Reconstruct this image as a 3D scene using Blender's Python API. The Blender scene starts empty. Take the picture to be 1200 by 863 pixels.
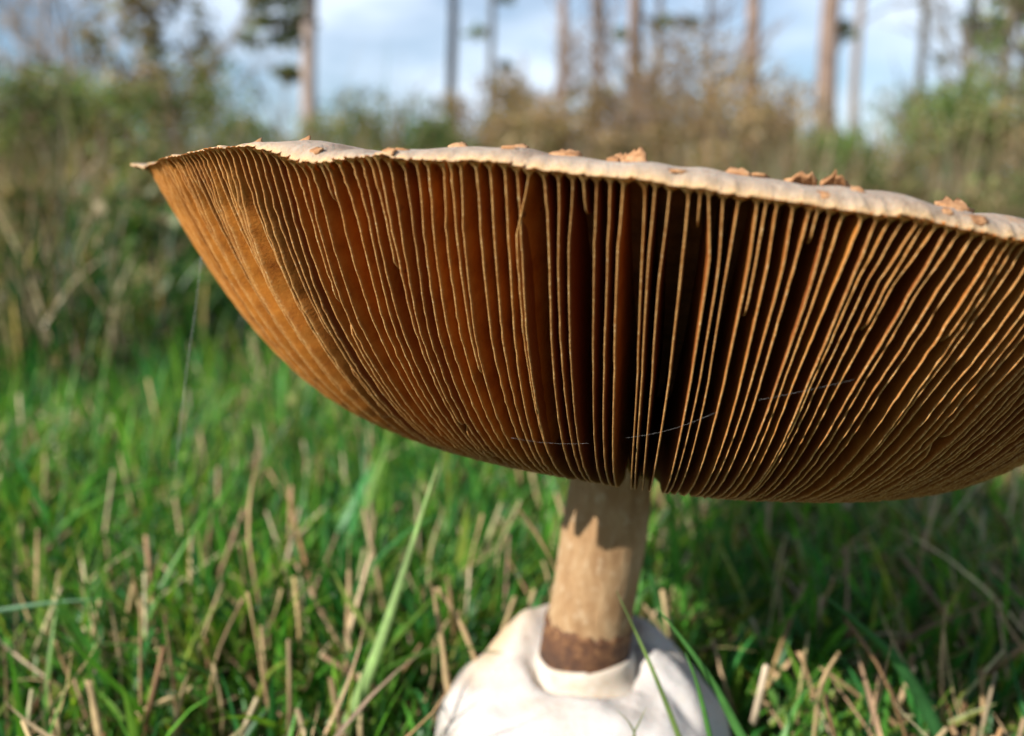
import bpy, math, random
import numpy as np
from mathutils import Vector, Matrix

sc = bpy.context.scene
C = sc.collection
R_ = math.radians
rng = np.random.default_rng(11)
random.seed(11)

# ------------------------------------------------------------------ camera, sky, sun, exposure
CAM_Z = 0.118
cam_d = bpy.data.cameras.new('camera')
cam = bpy.data.objects.new('camera', cam_d)
C.objects.link(cam)
cam.location = (0, 0, CAM_Z)
cam.rotation_euler = (R_(90) - math.atan(161.5 / 1100), 0, 0)
cam_d.sensor_width = 36
cam_d.lens = 1100 / 1200 * 36
cam_d.clip_start = 0.005
cam_d.clip_end = 3000
cam_d.dof.use_dof = True
cam_d.dof.focus_distance = 0.124
cam_d.dof.aperture_fstop = 33.0 / 2.1
sc.camera = cam

SUN_AZ, SUN_EL = R_(50), R_(32)          # measured from behind the camera towards the left, and up
to_sun = Vector((-math.sin(SUN_AZ) * math.cos(SUN_EL), -math.cos(SUN_AZ) * math.cos(SUN_EL), math.sin(SUN_EL)))
sun_d = bpy.data.lights.new('sun', 'SUN')
sun = bpy.data.objects.new('sun', sun_d)
C.objects.link(sun)
sun_d.energy = 5.0
sun_d.angle = R_(0.5)
sun_d.color = (1.0, 0.945, 0.86)
sun.rotation_euler = to_sun.to_track_quat('Z', 'Y').to_euler()

world = bpy.data.worlds.new('World')
sc.world = world
world.use_nodes = True
wn, wl = world.node_tree.nodes, world.node_tree.links
wn.clear()
w_out = wn.new('ShaderNodeOutputWorld')
w_bg = wn.new('ShaderNodeBackground')
w_sky = wn.new('ShaderNodeTexSky')
w_sky.sky_type = 'NISHITA'
w_sky.sun_disc = False
w_sky.sun_elevation = SUN_EL
w_sky.sun_rotation = math.atan2(to_sun.x, to_sun.y)
w_sky.dust_density = 0.2
w_sky.ozone_density = 1.6
w_bg.inputs['Strength'].default_value = 0.072
# thin broken cloud over the whole sky
w_tc = wn.new('ShaderNodeTexCoord')
w_map = wn.new('ShaderNodeMapping')
w_map.inputs['Scale'].default_value = (2.2, 2.2, 6.0)
w_noise = wn.new('ShaderNodeTexNoise')
w_noise.inputs['Scale'].default_value = 1.6
w_noise.inputs['Detail'].default_value = 6
w_ramp = wn.new('ShaderNodeValToRGB')
w_ramp.color_ramp.elements[0].position = 0.42
w_ramp.color_ramp.elements[0].color = (0, 0, 0, 1)
w_ramp.color_ramp.elements[1].position = 0.66
w_ramp.color_ramp.elements[1].color = (0.85, 0.85, 0.85, 1)
w_mix = wn.new('ShaderNodeMixRGB')
w_mix.inputs['Color2'].default_value = (8.0, 9.1, 10.6, 1)
wl.new(w_tc.outputs['Generated'], w_map.inputs['Vector'])
wl.new(w_map.outputs['Vector'], w_noise.inputs['Vector'])
wl.new(w_noise.outputs['Fac'], w_ramp.inputs['Fac'])
wl.new(w_ramp.outputs['Color'], w_mix.inputs['Fac'])
wl.new(w_sky.outputs['Color'], w_mix.inputs['Color1'])
wl.new(w_mix.outputs['Color'], w_bg.inputs['Color'])
wl.new(w_bg.outputs['Background'], w_out.inputs['Surface'])

sc.view_settings.view_transform = 'Standard'
sc.view_settings.look = 'None'
sc.view_settings.exposure = 0.85
sc.view_settings.gamma = 1.0
sc.view_settings.use_curve_mapping = False
sc.render.engine = 'CYCLES'
sc.cycles.max_bounces = 8
sc.cycles.transparent_max_bounces = 8
sc.cycles.caustics_reflective = False

# ------------------------------------------------------------------ helpers
def set_in(node, name, val):
    if name in node.inputs:
        node.inputs[name].default_value = val

def mat_new(name):
    m = bpy.data.materials.new(name)
    m.use_nodes = True
    nt = m.node_tree
    nt.nodes.clear()
    out = nt.nodes.new('ShaderNodeOutputMaterial')
    return m, nt.nodes, nt.links, out

def noise_fac(N, L, scale, detail=4, vec=None, rough=0.6):
    t = N.new('ShaderNodeTexNoise')
    t.inputs['Scale'].default_value = scale
    t.inputs['Detail'].default_value = detail
    t.inputs['Roughness'].default_value = rough
    if vec is not None:
        L.new(vec, t.inputs['Vector'])
    return t.outputs['Fac']

def ramp(N, L, fac, stops):
    r = N.new('ShaderNodeValToRGB')
    els = r.color_ramp.elements
    while len(els) < len(stops):
        els.new(0.5)
    for e, (p, c) in zip(els, stops):
        e.position = p
        e.color = (*c, 1)
    L.new(fac, r.inputs['Fac'])
    return r.outputs['Color']

def mixc(N, L, fac, a, b, mode='MIX'):
    m = N.new('ShaderNodeMixRGB')
    m.blend_type = mode
    for sock, v in ((m.inputs['Fac'], fac), (m.inputs['Color1'], a), (m.inputs['Color2'], b)):
        if isinstance(v, bpy.types.NodeSocket):
            L.new(v, sock)
        elif isinstance(v, (int, float)):
            sock.default_value = v
        else:
            sock.default_value = (*v, 1)
    return m.outputs['Color']

def attr(N, name):
    a = N.new('ShaderNodeAttribute')
    a.attribute_name = name
    return a

def objcoord(N):
    return N.new('ShaderNodeTexCoord').outputs['Object']

def mapped(N, L, vec, scale):
    mp = N.new('ShaderNodeMapping')
    mp.inputs['Scale'].default_value = scale
    L.new(vec, mp.inputs['Vector'])
    return mp.outputs['Vector']

def bump(N, L, h, strength, dist):
    b = N.new('ShaderNodeBump')
    b.inputs['Strength'].default_value = strength
    b.inputs['Distance'].default_value = dist
    L.new(h, b.inputs['Height'])
    return b.outputs['Normal']

def leafy(name, trans=0.35, rough=0.45, spec=0.4, nscale=60, var=0.35, tint=(1.25, 1.2, 0.6)):
    """diffuse + translucent leaf, coloured per blade by the attribute Col"""
    m, N, L, out = mat_new(name)
    col = attr(N, 'Col').outputs['Color']
    nf = noise_fac(N, L, nscale, 3, objcoord(N))
    v = ramp(N, L, nf, [(0.3, (1 - var,) * 3), (0.7, (1 + var,) * 3)])
    col = mixc(N, L, 1.0, col, v, 'MULTIPLY')
    p = N.new('ShaderNodeBsdfPrincipled')
    L.new(col, p.inputs['Base Color'])
    p.inputs['Roughness'].default_value = rough
    set_in(p, 'Specular IOR Level', spec)
    if trans > 0:
        t = N.new('ShaderNodeBsdfTranslucent')
        L.new(mixc(N, L, 1.0, col, tint, 'MULTIPLY'), t.inputs['Color'])
        mx = N.new('ShaderNodeMixShader')
        mx.inputs['Fac'].default_value = trans
        L.new(p.outputs['BSDF'], mx.inputs[1])
        L.new(t.outputs['BSDF'], mx.inputs[2])
        L.new(mx.outputs['Shader'], out.inputs['Surface'])
    else:
        L.new(p.outputs['BSDF'], out.inputs['Surface'])
    return m

def np_mesh(name, V, F, mat, cols=None, smooth=True, floats=None):
    """V (n,3); F (m,3|4) array or list of arrays"""
    V = np.asarray(V, dtype=np.float32).reshape(-1, 3)
    groups = F if isinstance(F, list) else [F]
    groups = [np.asarray(g, dtype=np.int32) for g in groups if len(g)]
    me = bpy.data.meshes.new(name)
    me.vertices.add(len(V))
    me.vertices.foreach_set('co', V.ravel())
    nl = sum(g.size for g in groups)
    npoly = sum(len(g) for g in groups)
    me.loops.add(nl)
    me.polygons.add(npoly)
    me.loops.foreach_set('vertex_index', np.concatenate([g.ravel() for g in groups]))
    starts, s = [], 0
    for g in groups:
        k = g.shape[1]
        starts.append(s + k * np.arange(len(g)))
        s += g.size
    me.polygons.foreach_set('loop_start', np.concatenate(starts).astype(np.int32))
    me.update(calc_edges=True)
    me.validate()
    if smooth:
        me.polygons.foreach_set('use_smooth', np.ones(len(me.polygons), dtype=bool))
    if cols is not None:
        a = me.color_attributes.new('Col', 'FLOAT_COLOR', 'POINT')
        cc = np.ones((len(V), 4), dtype=np.float32)
        cc[:, :3] = cols
        a.data.foreach_set('color', cc.ravel())
    for k, v in (floats or {}).items():
        a = me.attributes.new(k, 'FLOAT', 'POINT')
        a.data.foreach_set('value', np.asarray(v, dtype=np.float32).ravel())
    if mat is not None:
        me.materials.append(mat)
    return me

def link(name, me, parent=None, loc=(0, 0, 0)):
    o = bpy.data.objects.new(name, me)
    C.objects.link(o)
    o.location = loc
    if parent is not None:
        o.parent = parent
    return o

def tag(o, label=None, cat=None, group=None, kind=None):
    if label: o['label'] = label
    if cat: o['category'] = cat
    if group: o['group'] = group
    if kind: o['kind'] = kind
    return o

def empty(name, loc):
    o = bpy.data.objects.new(name, None)
    C.objects.link(o)
    o.location = loc
    o.empty_display_size = 0.01
    return o

def polar(bearing, dist, z=0.0):
    return np.array([math.sin(R_(bearing)) * dist, math.cos(R_(bearing)) * dist, z])

def tube(P, rad, sides=8, caps=True):
    """P (n,3) path, rad (n,) -> V,F"""
    P = np.asarray(P, float)
    rad = np.broadcast_to(np.asarray(rad, float), (len(P),))
    T = np.gradient(P, axis=0)
    T /= np.linalg.norm(T, axis=1)[:, None] + 1e-12
    ref = np.array([0.0, 0.0, 1.0]) if abs(T[0][2]) < 0.8 else np.array([1.0, 0.0, 0.0])
    A = np.cross(T, ref); A /= np.linalg.norm(A, axis=1)[:, None] + 1e-12
    B = np.cross(T, A)
    ang = np.linspace(0, 2 * np.pi, sides, endpoint=False)
    V = (P[:, None] + rad[:, None, None] * (np.cos(ang)[None, :, None] * A[:, None] + np.sin(ang)[None, :, None] * B[:, None])).reshape(-1, 3)
    F = []
    n = len(P)
    i = np.arange(n - 1)[:, None] * sides
    j = np.arange(sides)[None]
    k = (np.arange(sides) + 1) % sides
    F = np.stack([i + j, i + k[None], i + sides + k[None], i + sides + j], -1).reshape(-1, 4)
    if caps:
        V = np.vstack([V, P[0], P[-1]])
        c0, c1 = n * sides, n * sides + 1
        t = [(c0, b, a) for a, b in zip(range(sides), k)] + [(c1, (n - 1) * sides + a, (n - 1) * sides + b) for a, b in zip(range(sides), k)]
        return V, [F, np.array(t)]
    return V, [F]

def join(parts):
    """parts: list of (V, F|[F...], col) -> V, [quads, tris], cols"""
    Vs, q, t, cs, off = [], [], [], [], 0
    for V, F, c in parts:
        V = np.asarray(V).reshape(-1, 3)
        for g in (F if isinstance(F, list) else [F]):
            g = np.asarray(g)
            if not len(g): continue
            (q if g.shape[1] == 4 else t).append(g + off)
        Vs.append(V)
        cs.append(np.broadcast_to(np.asarray(c, float), (len(V), 3)))
        off += len(V)
    out = []
    if q: out.append(np.concatenate(q))
    if t: out.append(np.concatenate(t))
    return np.vstack(Vs), out, np.vstack(cs)

def sn(x, seed, n=5, f0=1.0, p=0.6):
    """smooth 1-D sum-of-sines noise, about -1..1"""
    r = np.random.default_rng(seed)
    y = np.zeros_like(np.asarray(x, float)); a = 1.0; tot = 0
    for k in range(n):
        y = y + a * np.sin(np.asarray(x) * f0 * (1.7 ** k) * (0.8 + 0.4 * r.random()) + r.random() * 6.283)
        tot += a; a *= p
    return y / tot * 1.5

def blades(base, length, width, az, lean, curl, col_base, col_tip, segs=5, twist=None, fold=0.0):
    """vectorised ribbons: each blade is a curved tapering leaf of `segs` sections"""
    n = len(length)
    t = np.linspace(0, 1, segs + 1)
    ang = lean[:, None] + curl[:, None] * t[None] ** 1.4          # angle from the vertical
    ds = length[:, None] / segs
    mid = 0.5 * (ang[:, 1:] + ang[:, :-1])
    hx = np.concatenate([np.zeros((n, 1)), np.cumsum(np.sin(mid) * ds, 1)], 1)
    hz = np.concatenate([np.zeros((n, 1)), np.cumsum(np.cos(mid) * ds, 1)], 1)
    d = np.stack([np.cos(az), np.sin(az)], -1)
    P = np.zeros((n, segs + 1, 3))
    P[..., 0] = base[:, None, 0] + hx * d[:, None, 0]
    P[..., 1] = base[:, None, 1] + hx * d[:, None, 1]
    P[..., 2] = base[:, None, 2] + hz
    wz = az + np.pi / 2 + (twist if twist is not None else 0)
    side = np.stack([np.cos(wz), np.sin(wz), np.zeros(n)], -1)
    prof = np.clip((1 - t ** 2.2), 0.03, 1) * (0.65 + 0.35 * np.minimum(1, t * 3))
    W = 0.5 * width[:, None] * prof[None]
    Lf = P - side[:, None] * W[..., None]
    Rt = P + side[:, None] * W[..., None]
    Md = P.copy()
    Md[..., 2] -= 0.35 * W * np.sin(ang)
    Md[..., 0] += 0.35 * W * np.cos(ang) * d[:, None, 0]
    Md[..., 1] += 0.35 * W * np.cos(ang) * d[:, None, 1]
    V = np.stack([Lf, Md, Rt], 2).reshape(-1, 3)
    o = (np.arange(n) * (segs + 1) * 3)[:, None, None]
    i = (np.arange(segs) * 3)[None, :, None]
    k = np.arange(2)[None, None]
    F = np.stack([o + i + k, o + i + k + 1, o + i + k + 4, o + i + k + 3], -1).reshape(-1, 4)
    cc = col_base[:, None] * (1 - t)[None, :, None] + col_tip[:, None] * t[None, :, None]
    cc = np.repeat(cc[:, :, None], 3, 2).reshape(-1, 3)
    return V, F, cc

def ground_z(x, y):
    r = np.hypot(x, y)
    k = np.clip((r - 0.35) / 1.0, 0, 1)
    return k * (0.012 * np.sin(3.1 * x + 1) * np.cos(2.3 * y) + 0.02 * np.sin(0.9 * x + 0.4 * y)) - 0.004

# ------------------------------------------------------------------ materials
M = {}
M['grass'] = leafy('green_grass', 0.5, 0.42, 0.35, 90, 0.35)
M['straw'] = leafy('dry_straw', 0.12, 0.6, 0.3, 120, 0.35, (1.1, 1.0, 0.8))
M['leaf'] = leafy('shrub_leaf', 0.35, 0.5, 0.3, 6, 0.35)
M['needle'] = leafy('pine_needles', 0.2, 0.55, 0.3, 1.5, 0.4)

def bark_mat():
    m, N, L, out = mat_new('bark')
    col = attr(N, 'Col').outputs['Color']
    v = mapped(N, L, objcoord(N), (7, 7, 1.6))
    f = noise_fac(N, L, 2.0, 6, v, 0.7)
    col = mixc(N, L, 1.0, col, ramp(N, L, f, [(0.3, (0.45, 0.42, 0.4)), (0.65, (1.35, 1.3, 1.25))]), 'MULTIPLY')
    p = N.new('ShaderNodeBsdfPrincipled')
    p.inputs['Roughness'].default_value = 0.9
    L.new(col, p.inputs['Base Color'])
    L.new(bump(N, L, f, 0.8, 0.05), p.inputs['Normal'])
    L.new(p.outputs['BSDF'], out.inputs['Surface'])
    return m
M['bark'] = bark_mat()

def ground_mat():
    m, N, L, out = mat_new('soil')
    oc = objcoord(N)
    f1 = noise_fac(N, L, 90, 6, oc, 0.7)
    c1 = ramp(N, L, f1, [(0.3, (0.018, 0.014, 0.008)), (0.5, (0.05, 0.045, 0.018)), (0.72, (0.13, 0.10, 0.05))])
    f2 = noise_fac(N, L, 1.2, 5, oc)
    c2 = ramp(N, L, f2, [(0.35, (0.035, 0.06, 0.015)), (0.65, (0.14, 0.11, 0.05))])
    f3 = noise_fac(N, L, 3.0, 4, oc)
    col = mixc(N, L, f3, c1, c2)
    p = N.new('ShaderNodeBsdfPrincipled')
    p.inputs['Roughness'].default_value = 0.95
    L.new(col, p.inputs['Base Color'])
    L.new(bump(N, L, f1, 0.9, 0.004), p.inputs['Normal'])
    L.new(p.outputs['BSDF'], out.inputs['Surface'])
    return m
M['soil'] = ground_mat()

def gill_mat():
    m, N, L, out = mat_new('gill')
    oc = objcoord(N)
    e = attr(N, 'edge').outputs['Fac']
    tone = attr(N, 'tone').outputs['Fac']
    f = noise_fac(N, L, 260, 5, oc, 0.65)
    fine = noise_fac(N, L, 2200, 3, oc)
    face = ramp(N, L, f, [(0.25, (0.28, 0.078, 0.009)), (0.5, (0.52, 0.178, 0.022)), (0.78, (0.66, 0.28, 0.052))])
    face = mixc(N, L, tone, face, (0.16, 0.030, 0.005))  # tone paints shade into the gill faces as darker red-brown
    spots = noise_fac(N, L, 420, 2, oc)
    sp = ramp(N, L, spots, [(0.70, (0, 0, 0)), (0.77, (0.8, 0.8, 0.8))])
    face = mixc(N, L, sp, face, (0.10, 0.02, 0.008))
    edge = ramp(N, L, fine, [(0.3, (0.34, 0.15, 0.045)), (0.58, (0.60, 0.35, 0.125)), (0.76, (0.80, 0.60, 0.34))])
    col = mixc(N, L, e, face, edge)
    p = N.new('ShaderNodeBsdfPrincipled')
    p.inputs['Roughness'].default_value = 0.6
    set_in(p, 'Specular IOR Level', 0.25)
    L.new(col, p.inputs['Base Color'])
    L.new(bump(N, L, fine, 0.35, 0.0002), p.inputs['Normal'])
    t = N.new('ShaderNodeBsdfTranslucent')
    L.new(mixc(N, L, 1.0, col, (1.2, 0.52, 0.26), 'MULTIPLY'), t.inputs['Color'])
    mx = N.new('ShaderNodeMixShader')
    mx.inputs['Fac'].default_value = 0.10
    L.new(p.outputs['BSDF'], mx.inputs[1])
    L.new(t.outputs['BSDF'], mx.inputs[2])
    L.new(mx.outputs['Shader'], out.inputs['Surface'])
    return m
M['gill'] = gill_mat()

def skin_mat():
    m, N, L, out = mat_new('cap_skin')
    oc = objcoord(N)
    mar = attr(N, 'edge').outputs['Fac']
    f = noise_fac(N, L, 120, 6, oc, 0.65)
    f2 = noise_fac(N, L, 900, 4, oc, 0.7)
    c = ramp(N, L, f, [(0.3, (0.20, 0.142, 0.10)), (0.5, (0.30, 0.238, 0.185)), (0.75, (0.37, 0.312, 0.258))])
    c = mixc(N, L, 1.0, c, ramp(N, L, f2, [(0.3, (0.85, 0.82, 0.8)), (0.7, (1.1, 1.1, 1.1))]), 'MULTIPLY')
    c = mixc(N, L, ramp(N, L, noise_fac(N, L, 330, 6, oc, 0.75), [(0.56, (0, 0, 0)), (0.68, (0.7, 0.7, 0.7))]), c, (0.30, 0.17, 0.085))
    c = mixc(N, L, mar, c, (0.50, 0.33, 0.165))
    p = N.new('ShaderNodeBsdfPrincipled')
    p.inputs['Roughness'].default_value = 0.7
    set_in(p, 'Specular IOR Level', 0.3)
    set_in(p, 'Subsurface Weight', 0.15)
    set_in(p, 'Subsurface Scale', 0.001)
    L.new(c, p.inputs['Base Color'])
    L.new(bump(N, L, mixc(N, L, 0.5, f, f2), 0.9, 0.0009), p.inputs['Normal'])
    L.new(p.outputs['BSDF'], out.inputs['Surface'])
    return m
M['skin'] = skin_mat()

def simple_noise_mat(name, scale, stops, rough=0.8, bs=0.5, bd=0.0005, sss=0.0, spec=0.25, stretch=(1, 1, 1)):
    m, N, L, out = mat_new(name)
    v = mapped(N, L, objcoord(N), stretch)
    f = noise_fac(N, L, scale, 6, v, 0.7)
    c = ramp(N, L, f, stops)
    p = N.new('ShaderNodeBsdfPrincipled')
    p.inputs['Roughness'].default_value = rough
    set_in(p, 'Specular IOR Level', spec)
    if sss:
        set_in(p, 'Subsurface Weight', sss)
        set_in(p, 'Subsurface Scale', 0.0015)
    L.new(c, p.inputs['Base Color'])
    L.new(bump(N, L, f, bs, bd), p.inputs['Normal'])
    L.new(p.outputs['BSDF'], out.inputs['Surface'])
    return m
M['scale'] = simple_noise_mat('scale_flake', 500, [(0.3, (0.13, 0.055, 0.022)), (0.5, (0.34, 0.17, 0.075)), (0.75, (0.52, 0.33, 0.18))], 0.85, 0.8, 0.0006)
M['flesh'] = simple_noise_mat('cap_flesh', 300, [(0.3, (0.10, 0.032, 0.012)), (0.7, (0.24, 0.09, 0.030))], 0.8)
def stem_mat():
    m, N, L, out = mat_new('stem_skin')
    oc = objcoord(N)
    f = noise_fac(N, L, 240, 6, mapped(N, L, oc, (1, 1, 0.3)), 0.7)
    fl = noise_fac(N, L, 520, 5, mapped(N, L, oc, (1, 1, 0.6)), 0.75)
    big = noise_fac(N, L, 90, 4, oc)
    c = ramp(N, L, f, [(0.28, (0.19, 0.10, 0.045)), (0.5, (0.30, 0.185, 0.093)), (0.72, (0.42, 0.295, 0.17))])
    c = mixc(N, L, ramp(N, L, fl, [(0.54, (0, 0, 0)), (0.66, (0.75, 0.75, 0.75))]), c, (0.46, 0.36, 0.235))
    c = mixc(N, L, ramp(N, L, big, [(0.52, (0, 0, 0)), (0.72, (0.6, 0.6, 0.6))]), c, (0.25, 0.13, 0.055))
    p = N.new('ShaderNodeBsdfPrincipled')
    p.inputs['Roughness'].default_value = 0.85
    set_in(p, 'Specular IOR Level', 0.2)
    L.new(c, p.inputs['Base Color'])
    L.new(bump(N, L, mixc(N, L, 0.6, f, fl), 0.9, 0.0010), p.inputs['Normal'])
    L.new(p.outputs['BSDF'], out.inputs['Surface'])
    return m
M['stem'] = stem_mat()
def band_mat():
    m, N, L, out = mat_new('stem_band')
    oc = objcoord(N)
    f = noise_fac(N, L, 420, 6, oc, 0.7)
    low = attr(N, 'edge').outputs['Fac']
    c = ramp(N, L, f, [(0.32, (0.035, 0.012, 0.005)), (0.5, (0.11, 0.042, 0.013)), (0.70, (0.28, 0.14, 0.055))])
    c2 = ramp(N, L, noise_fac(N, L, 260, 5, oc), [(0.35, (0.012, 0.005, 0.003)), (0.65, (0.09, 0.034, 0.012))])
    c = mixc(N, L, low, c, c2)
    p = N.new('ShaderNodeBsdfPrincipled')
    p.inputs['Roughness'].default_value = 0.75
    L.new(c, p.inputs['Base Color'])
    L.new(bump(N, L, f, 0.9, 0.0008), p.inputs['Normal'])
    L.new(p.outputs['BSDF'], out.inputs['Surface'])
    return m
M['band'] = band_mat()
M['collar'] = simple_noise_mat('collar', 180, [(0.3, (0.42, 0.33, 0.24)), (0.6, (0.52, 0.46, 0.39))], 0.6, 0.3, 0.0004, 0.2)
M['silk'] = simple_noise_mat('silk', 50, [(0.3, (0.3, 0.3, 0.3)), (0.6, (0.5, 0.5, 0.5))], 0.3)

def volva_mat():
    m, N, L, out = mat_new('volva_skin')
    oc = objcoord(N)
    f = noise_fac(N, L, 45, 5, oc)
    f2 = noise_fac(N, L, 240, 5, oc, 0.7)
    rim = attr(N, 'edge').outputs['Fac']
    c = ramp(N, L, f, [(0.3, (0.38, 0.31, 0.25)), (0.48, (0.46, 0.425, 0.40)), (0.7, (0.49, 0.47, 0.46))])
    st = ramp(N, L, f2, [(0.62, (0, 0, 0)), (0.8, (0.5, 0.5, 0.5))])
    c = mixc(N, L, st, c, (0.55, 0.40, 0.26))
    dirt = ramp(N, L, noise_fac(N, L, 700, 4, oc, 0.6), [(0.66, (0, 0, 0)), (0.72, (0.85, 0.85, 0.85))])
    c = mixc(N, L, dirt, c, (0.22, 0.14, 0.08))
    c = mixc(N, L, rim, c, (0.48, 0.33, 0.18))
    p = N.new('ShaderNodeBsdfPrincipled')
    p.inputs['Roughness'].default_value = 0.9
    set_in(p, 'Specular IOR Level', 0.12)
    set_in(p, 'Subsurface Weight', 0.15)
    set_in(p, 'Subsurface Scale', 0.002)
    L.new(c, p.inputs['Base Color'])
    L.new(bump(N, L, mixc(N, L, 0.4, f, f2), 0.8, 0.0022), p.inputs['Normal'])
    L.new(p.outputs['BSDF'], out.inputs['Surface'])
    return m
M['volva'] = volva_mat()

def dew_mat():
    m, N, L, out = mat_new('dew')
    p = N.new('ShaderNodeBsdfPrincipled')
    set_in(p, 'Transmission Weight', 1.0)
    p.inputs['Roughness'].default_value = 0.03
    p.inputs['IOR'].default_value = 1.33
    L.new(ramp(N, L, noise_fac(N, L, 5, 1, objcoord(N)), [(0, (0.97, 0.98, 1)), (1, (1, 1, 1))]), p.inputs['Base Color'])
    L.new(p.outputs['BSDF'], out.inputs['Surface'])
    return m
M['dew'] = dew_mat()

# ------------------------------------------------------------------ ground
def build_ground():
    rr = np.concatenate([[0], np.geomspace(0.05, 900, 70)])
    aa = np.linspace(0, 2 * np.pi, 96, endpoint=False)
    X = rr[:, None] * np.cos(aa)[None]
    Y = rr[:, None] * np.sin(aa)[None]
    Z = ground_z(X, Y)
    V = np.stack([X, Y, Z], -1).reshape(-1, 3)
    i = np.arange(len(rr) - 1)[:, None] * 96
    j = np.arange(96)[None]
    k = (j + 1) % 96
    F = np.stack([i + j, i + 96 + j, i + 96 + k, i + k], -1).reshape(-1, 4)
    o = link('ground', np_mesh('ground', V, F, M['soil']))
    tag(o, kind='structure')
build_ground()

# ------------------------------------------------------------------ the mushroom
# cap frame: theta 0 towards the camera side, positive to the right; h along the leaning axis
CAP = dict(ox=0.0315, oz=-0.0419, R=0.1028, k1=-0.0623, k2=-0.0354, H=0.0442, m=2.3139, rb=0.5073,
           tau=-0.0079, roll=0.095, c2=-0.0303, d1=-0.0676, s2=0.0287)
CAP_Y = 0.2
STEM_DX = -0.0095
MUSH = np.array([0.0150, 0.200, 0.0])

def to_world(X, Y, Z):
    tau, roll = CAP['tau'], CAP['roll']
    Y2 = Y * math.cos(tau) - Z * math.sin(tau)
    Z2 = Y * math.sin(tau) + Z * math.cos(tau)
    X3 = X * math.cos(roll) + Z2 * math.sin(roll)
    Z3 = -X * math.sin(roll) + Z2 * math.cos(roll)
    return np.stack([X3 + CAP['ox'], Y2 + CAP_Y, Z3 + CAP['oz'] + CAM_Z], -1)

def cap_R(th):
    return CAP['R'] * (1 + CAP['k1'] * np.sin(th) + CAP['k2'] * np.cos(th) + CAP['s2'] * np.cos(2 * th)) + 0.0007 * sn(th, 5, 4, 5.0)

def g(th, c, w):
    d = (th - c + np.pi) % (2 * np.pi) - np.pi
    return np.exp(-(d / w) ** 2)

RIM_TH = np.array([-3.1, -2.8, -2.2, -1.7, -1.4, -1.22, -1.09, -0.965, -0.80, -0.713, -0.67, -0.605, -0.555, -0.506, -0.436, -0.363, -0.30, -0.18, -0.04, 0.08, 0.19, 0.6, 1.5])
RIM_DH = 0.001 * np.array([0, -3, -6, -6, -5.5, -4.9, -4.2, -3.3, -1.2, -0.9, -1.3, -1.8, -0.7, -0.2, 0.0, 0.8, 0.65, 0.45, 0.45, 0.1, -0.2, 0, 0])
LIP_TH = np.array([-3.1, -1.4, -1.09, -0.80, -0.713, -0.66, -0.62, -0.57, -0.535, -0.50, -0.44, -0.363, -0.30, 0.2, 3.1])
LIP_H = 0.95 * np.array([2.0, 0.8, 0.8, 0.8, 1.5, 2.8, 3.2, 2.0, 0.8, 1.2, 2.0, 2.3, 2.9, 2.9, 2.0]) / 3.0
def cap_H(th):
    H = CAP['H'] * (1 + CAP['c2'] * np.cos(2 * th) + CAP['d1'] * np.sin(th))
    wav = np.interp(th, RIM_TH, RIM_DH, period=2 * np.pi) + 0.00022 * sn(th, 8, 4, 26.0)
    return H, wav

RHO_IN = 0.0125
def edge_curve(th, n_out, n_in):
    """gill edge from the margin inwards: rho, h, and centre shift towards the eccentric stem"""
    Rt = cap_R(th); H, wav = cap_H(th)
    d0 = 0.0022 / (Rt * (1 - CAP['rb']))
    u = 1 - np.concatenate([np.linspace(0, d0, 8)[:-1] ** 1.0, np.linspace(d0, 1, n_out)])
    rho = Rt * (CAP['rb'] + (1 - CAP['rb']) * u)
    h = H * u ** CAP['m'] + wav * u ** 5
    rb = Rt * CAP['rb']
    v = np.linspace(0, 1, n_in + 1)[1:]
    rho2 = rb + (RHO_IN - rb) * v
    h2 = 0.006 * v ** 2.2
    return np.concatenate([rho, rho2]), np.concatenate([h, h2]), np.concatenate([u, -v]), rb

def shift_x(rho, rb):
    return STEM_DX * np.clip(1 - (rho - RHO_IN) / (rb - RHO_IN), 0, 1)

def offset_curve(rho, h, u, th):
    """inward offset of the edge curve = where the gills grow out of the cap flesh"""
    t = np.stack([np.gradient(rho), np.gradient(h)], -1)
    t /= np.linalg.norm(t, axis=1)[:, None] + 1e-12
    n = np.stack([t[:, 1], -t[:, 0]], -1)              # turned up and inwards
    n[n[:, 1] < 0] *= -1
    d = (0.0026 + 0.0120 * np.clip((1 - u) / 0.40, 0, 1) ** 0.8) * np.interp(th, [-2.6, -2.3, -0.78, -0.56], [1.0, 0.36, 0.36, 1.0])
    return rho + n[:, 0] * d, h + n[:, 1] * d, d

mush = empty('mushroom', tuple(MUSH))
tag(mush, 'large brown mushroom with wide upturned gilled cap and white swollen base in grass', 'mushroom')

def mlink(name, V, F, mat, parent, floats=None, smooth=True):
    return link(name, np_mesh(name, V - MUSH, F, mat, floats=floats, smooth=smooth), parent)

def revolve(ths, fun):
    """fun(th) -> (k,3) local X,Y,Z ; closed ring of profiles"""
    Q = np.stack([fun(t) for t in ths])
    nT, nP = Q.shape[:2]
    W = to_world(Q[..., 0], Q[..., 1], Q[..., 2]).reshape(-1, 3)
    i = np.arange(nT)[:, None]; j = np.arange(nP - 1)[None]
    i2 = (i + 1) % nT
    F = np.stack([i * nP + j, i * nP + j + 1, i2 * nP + j + 1, i2 * nP + j], -1).reshape(-1, 4)
    return W, F, nT, nP

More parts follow.
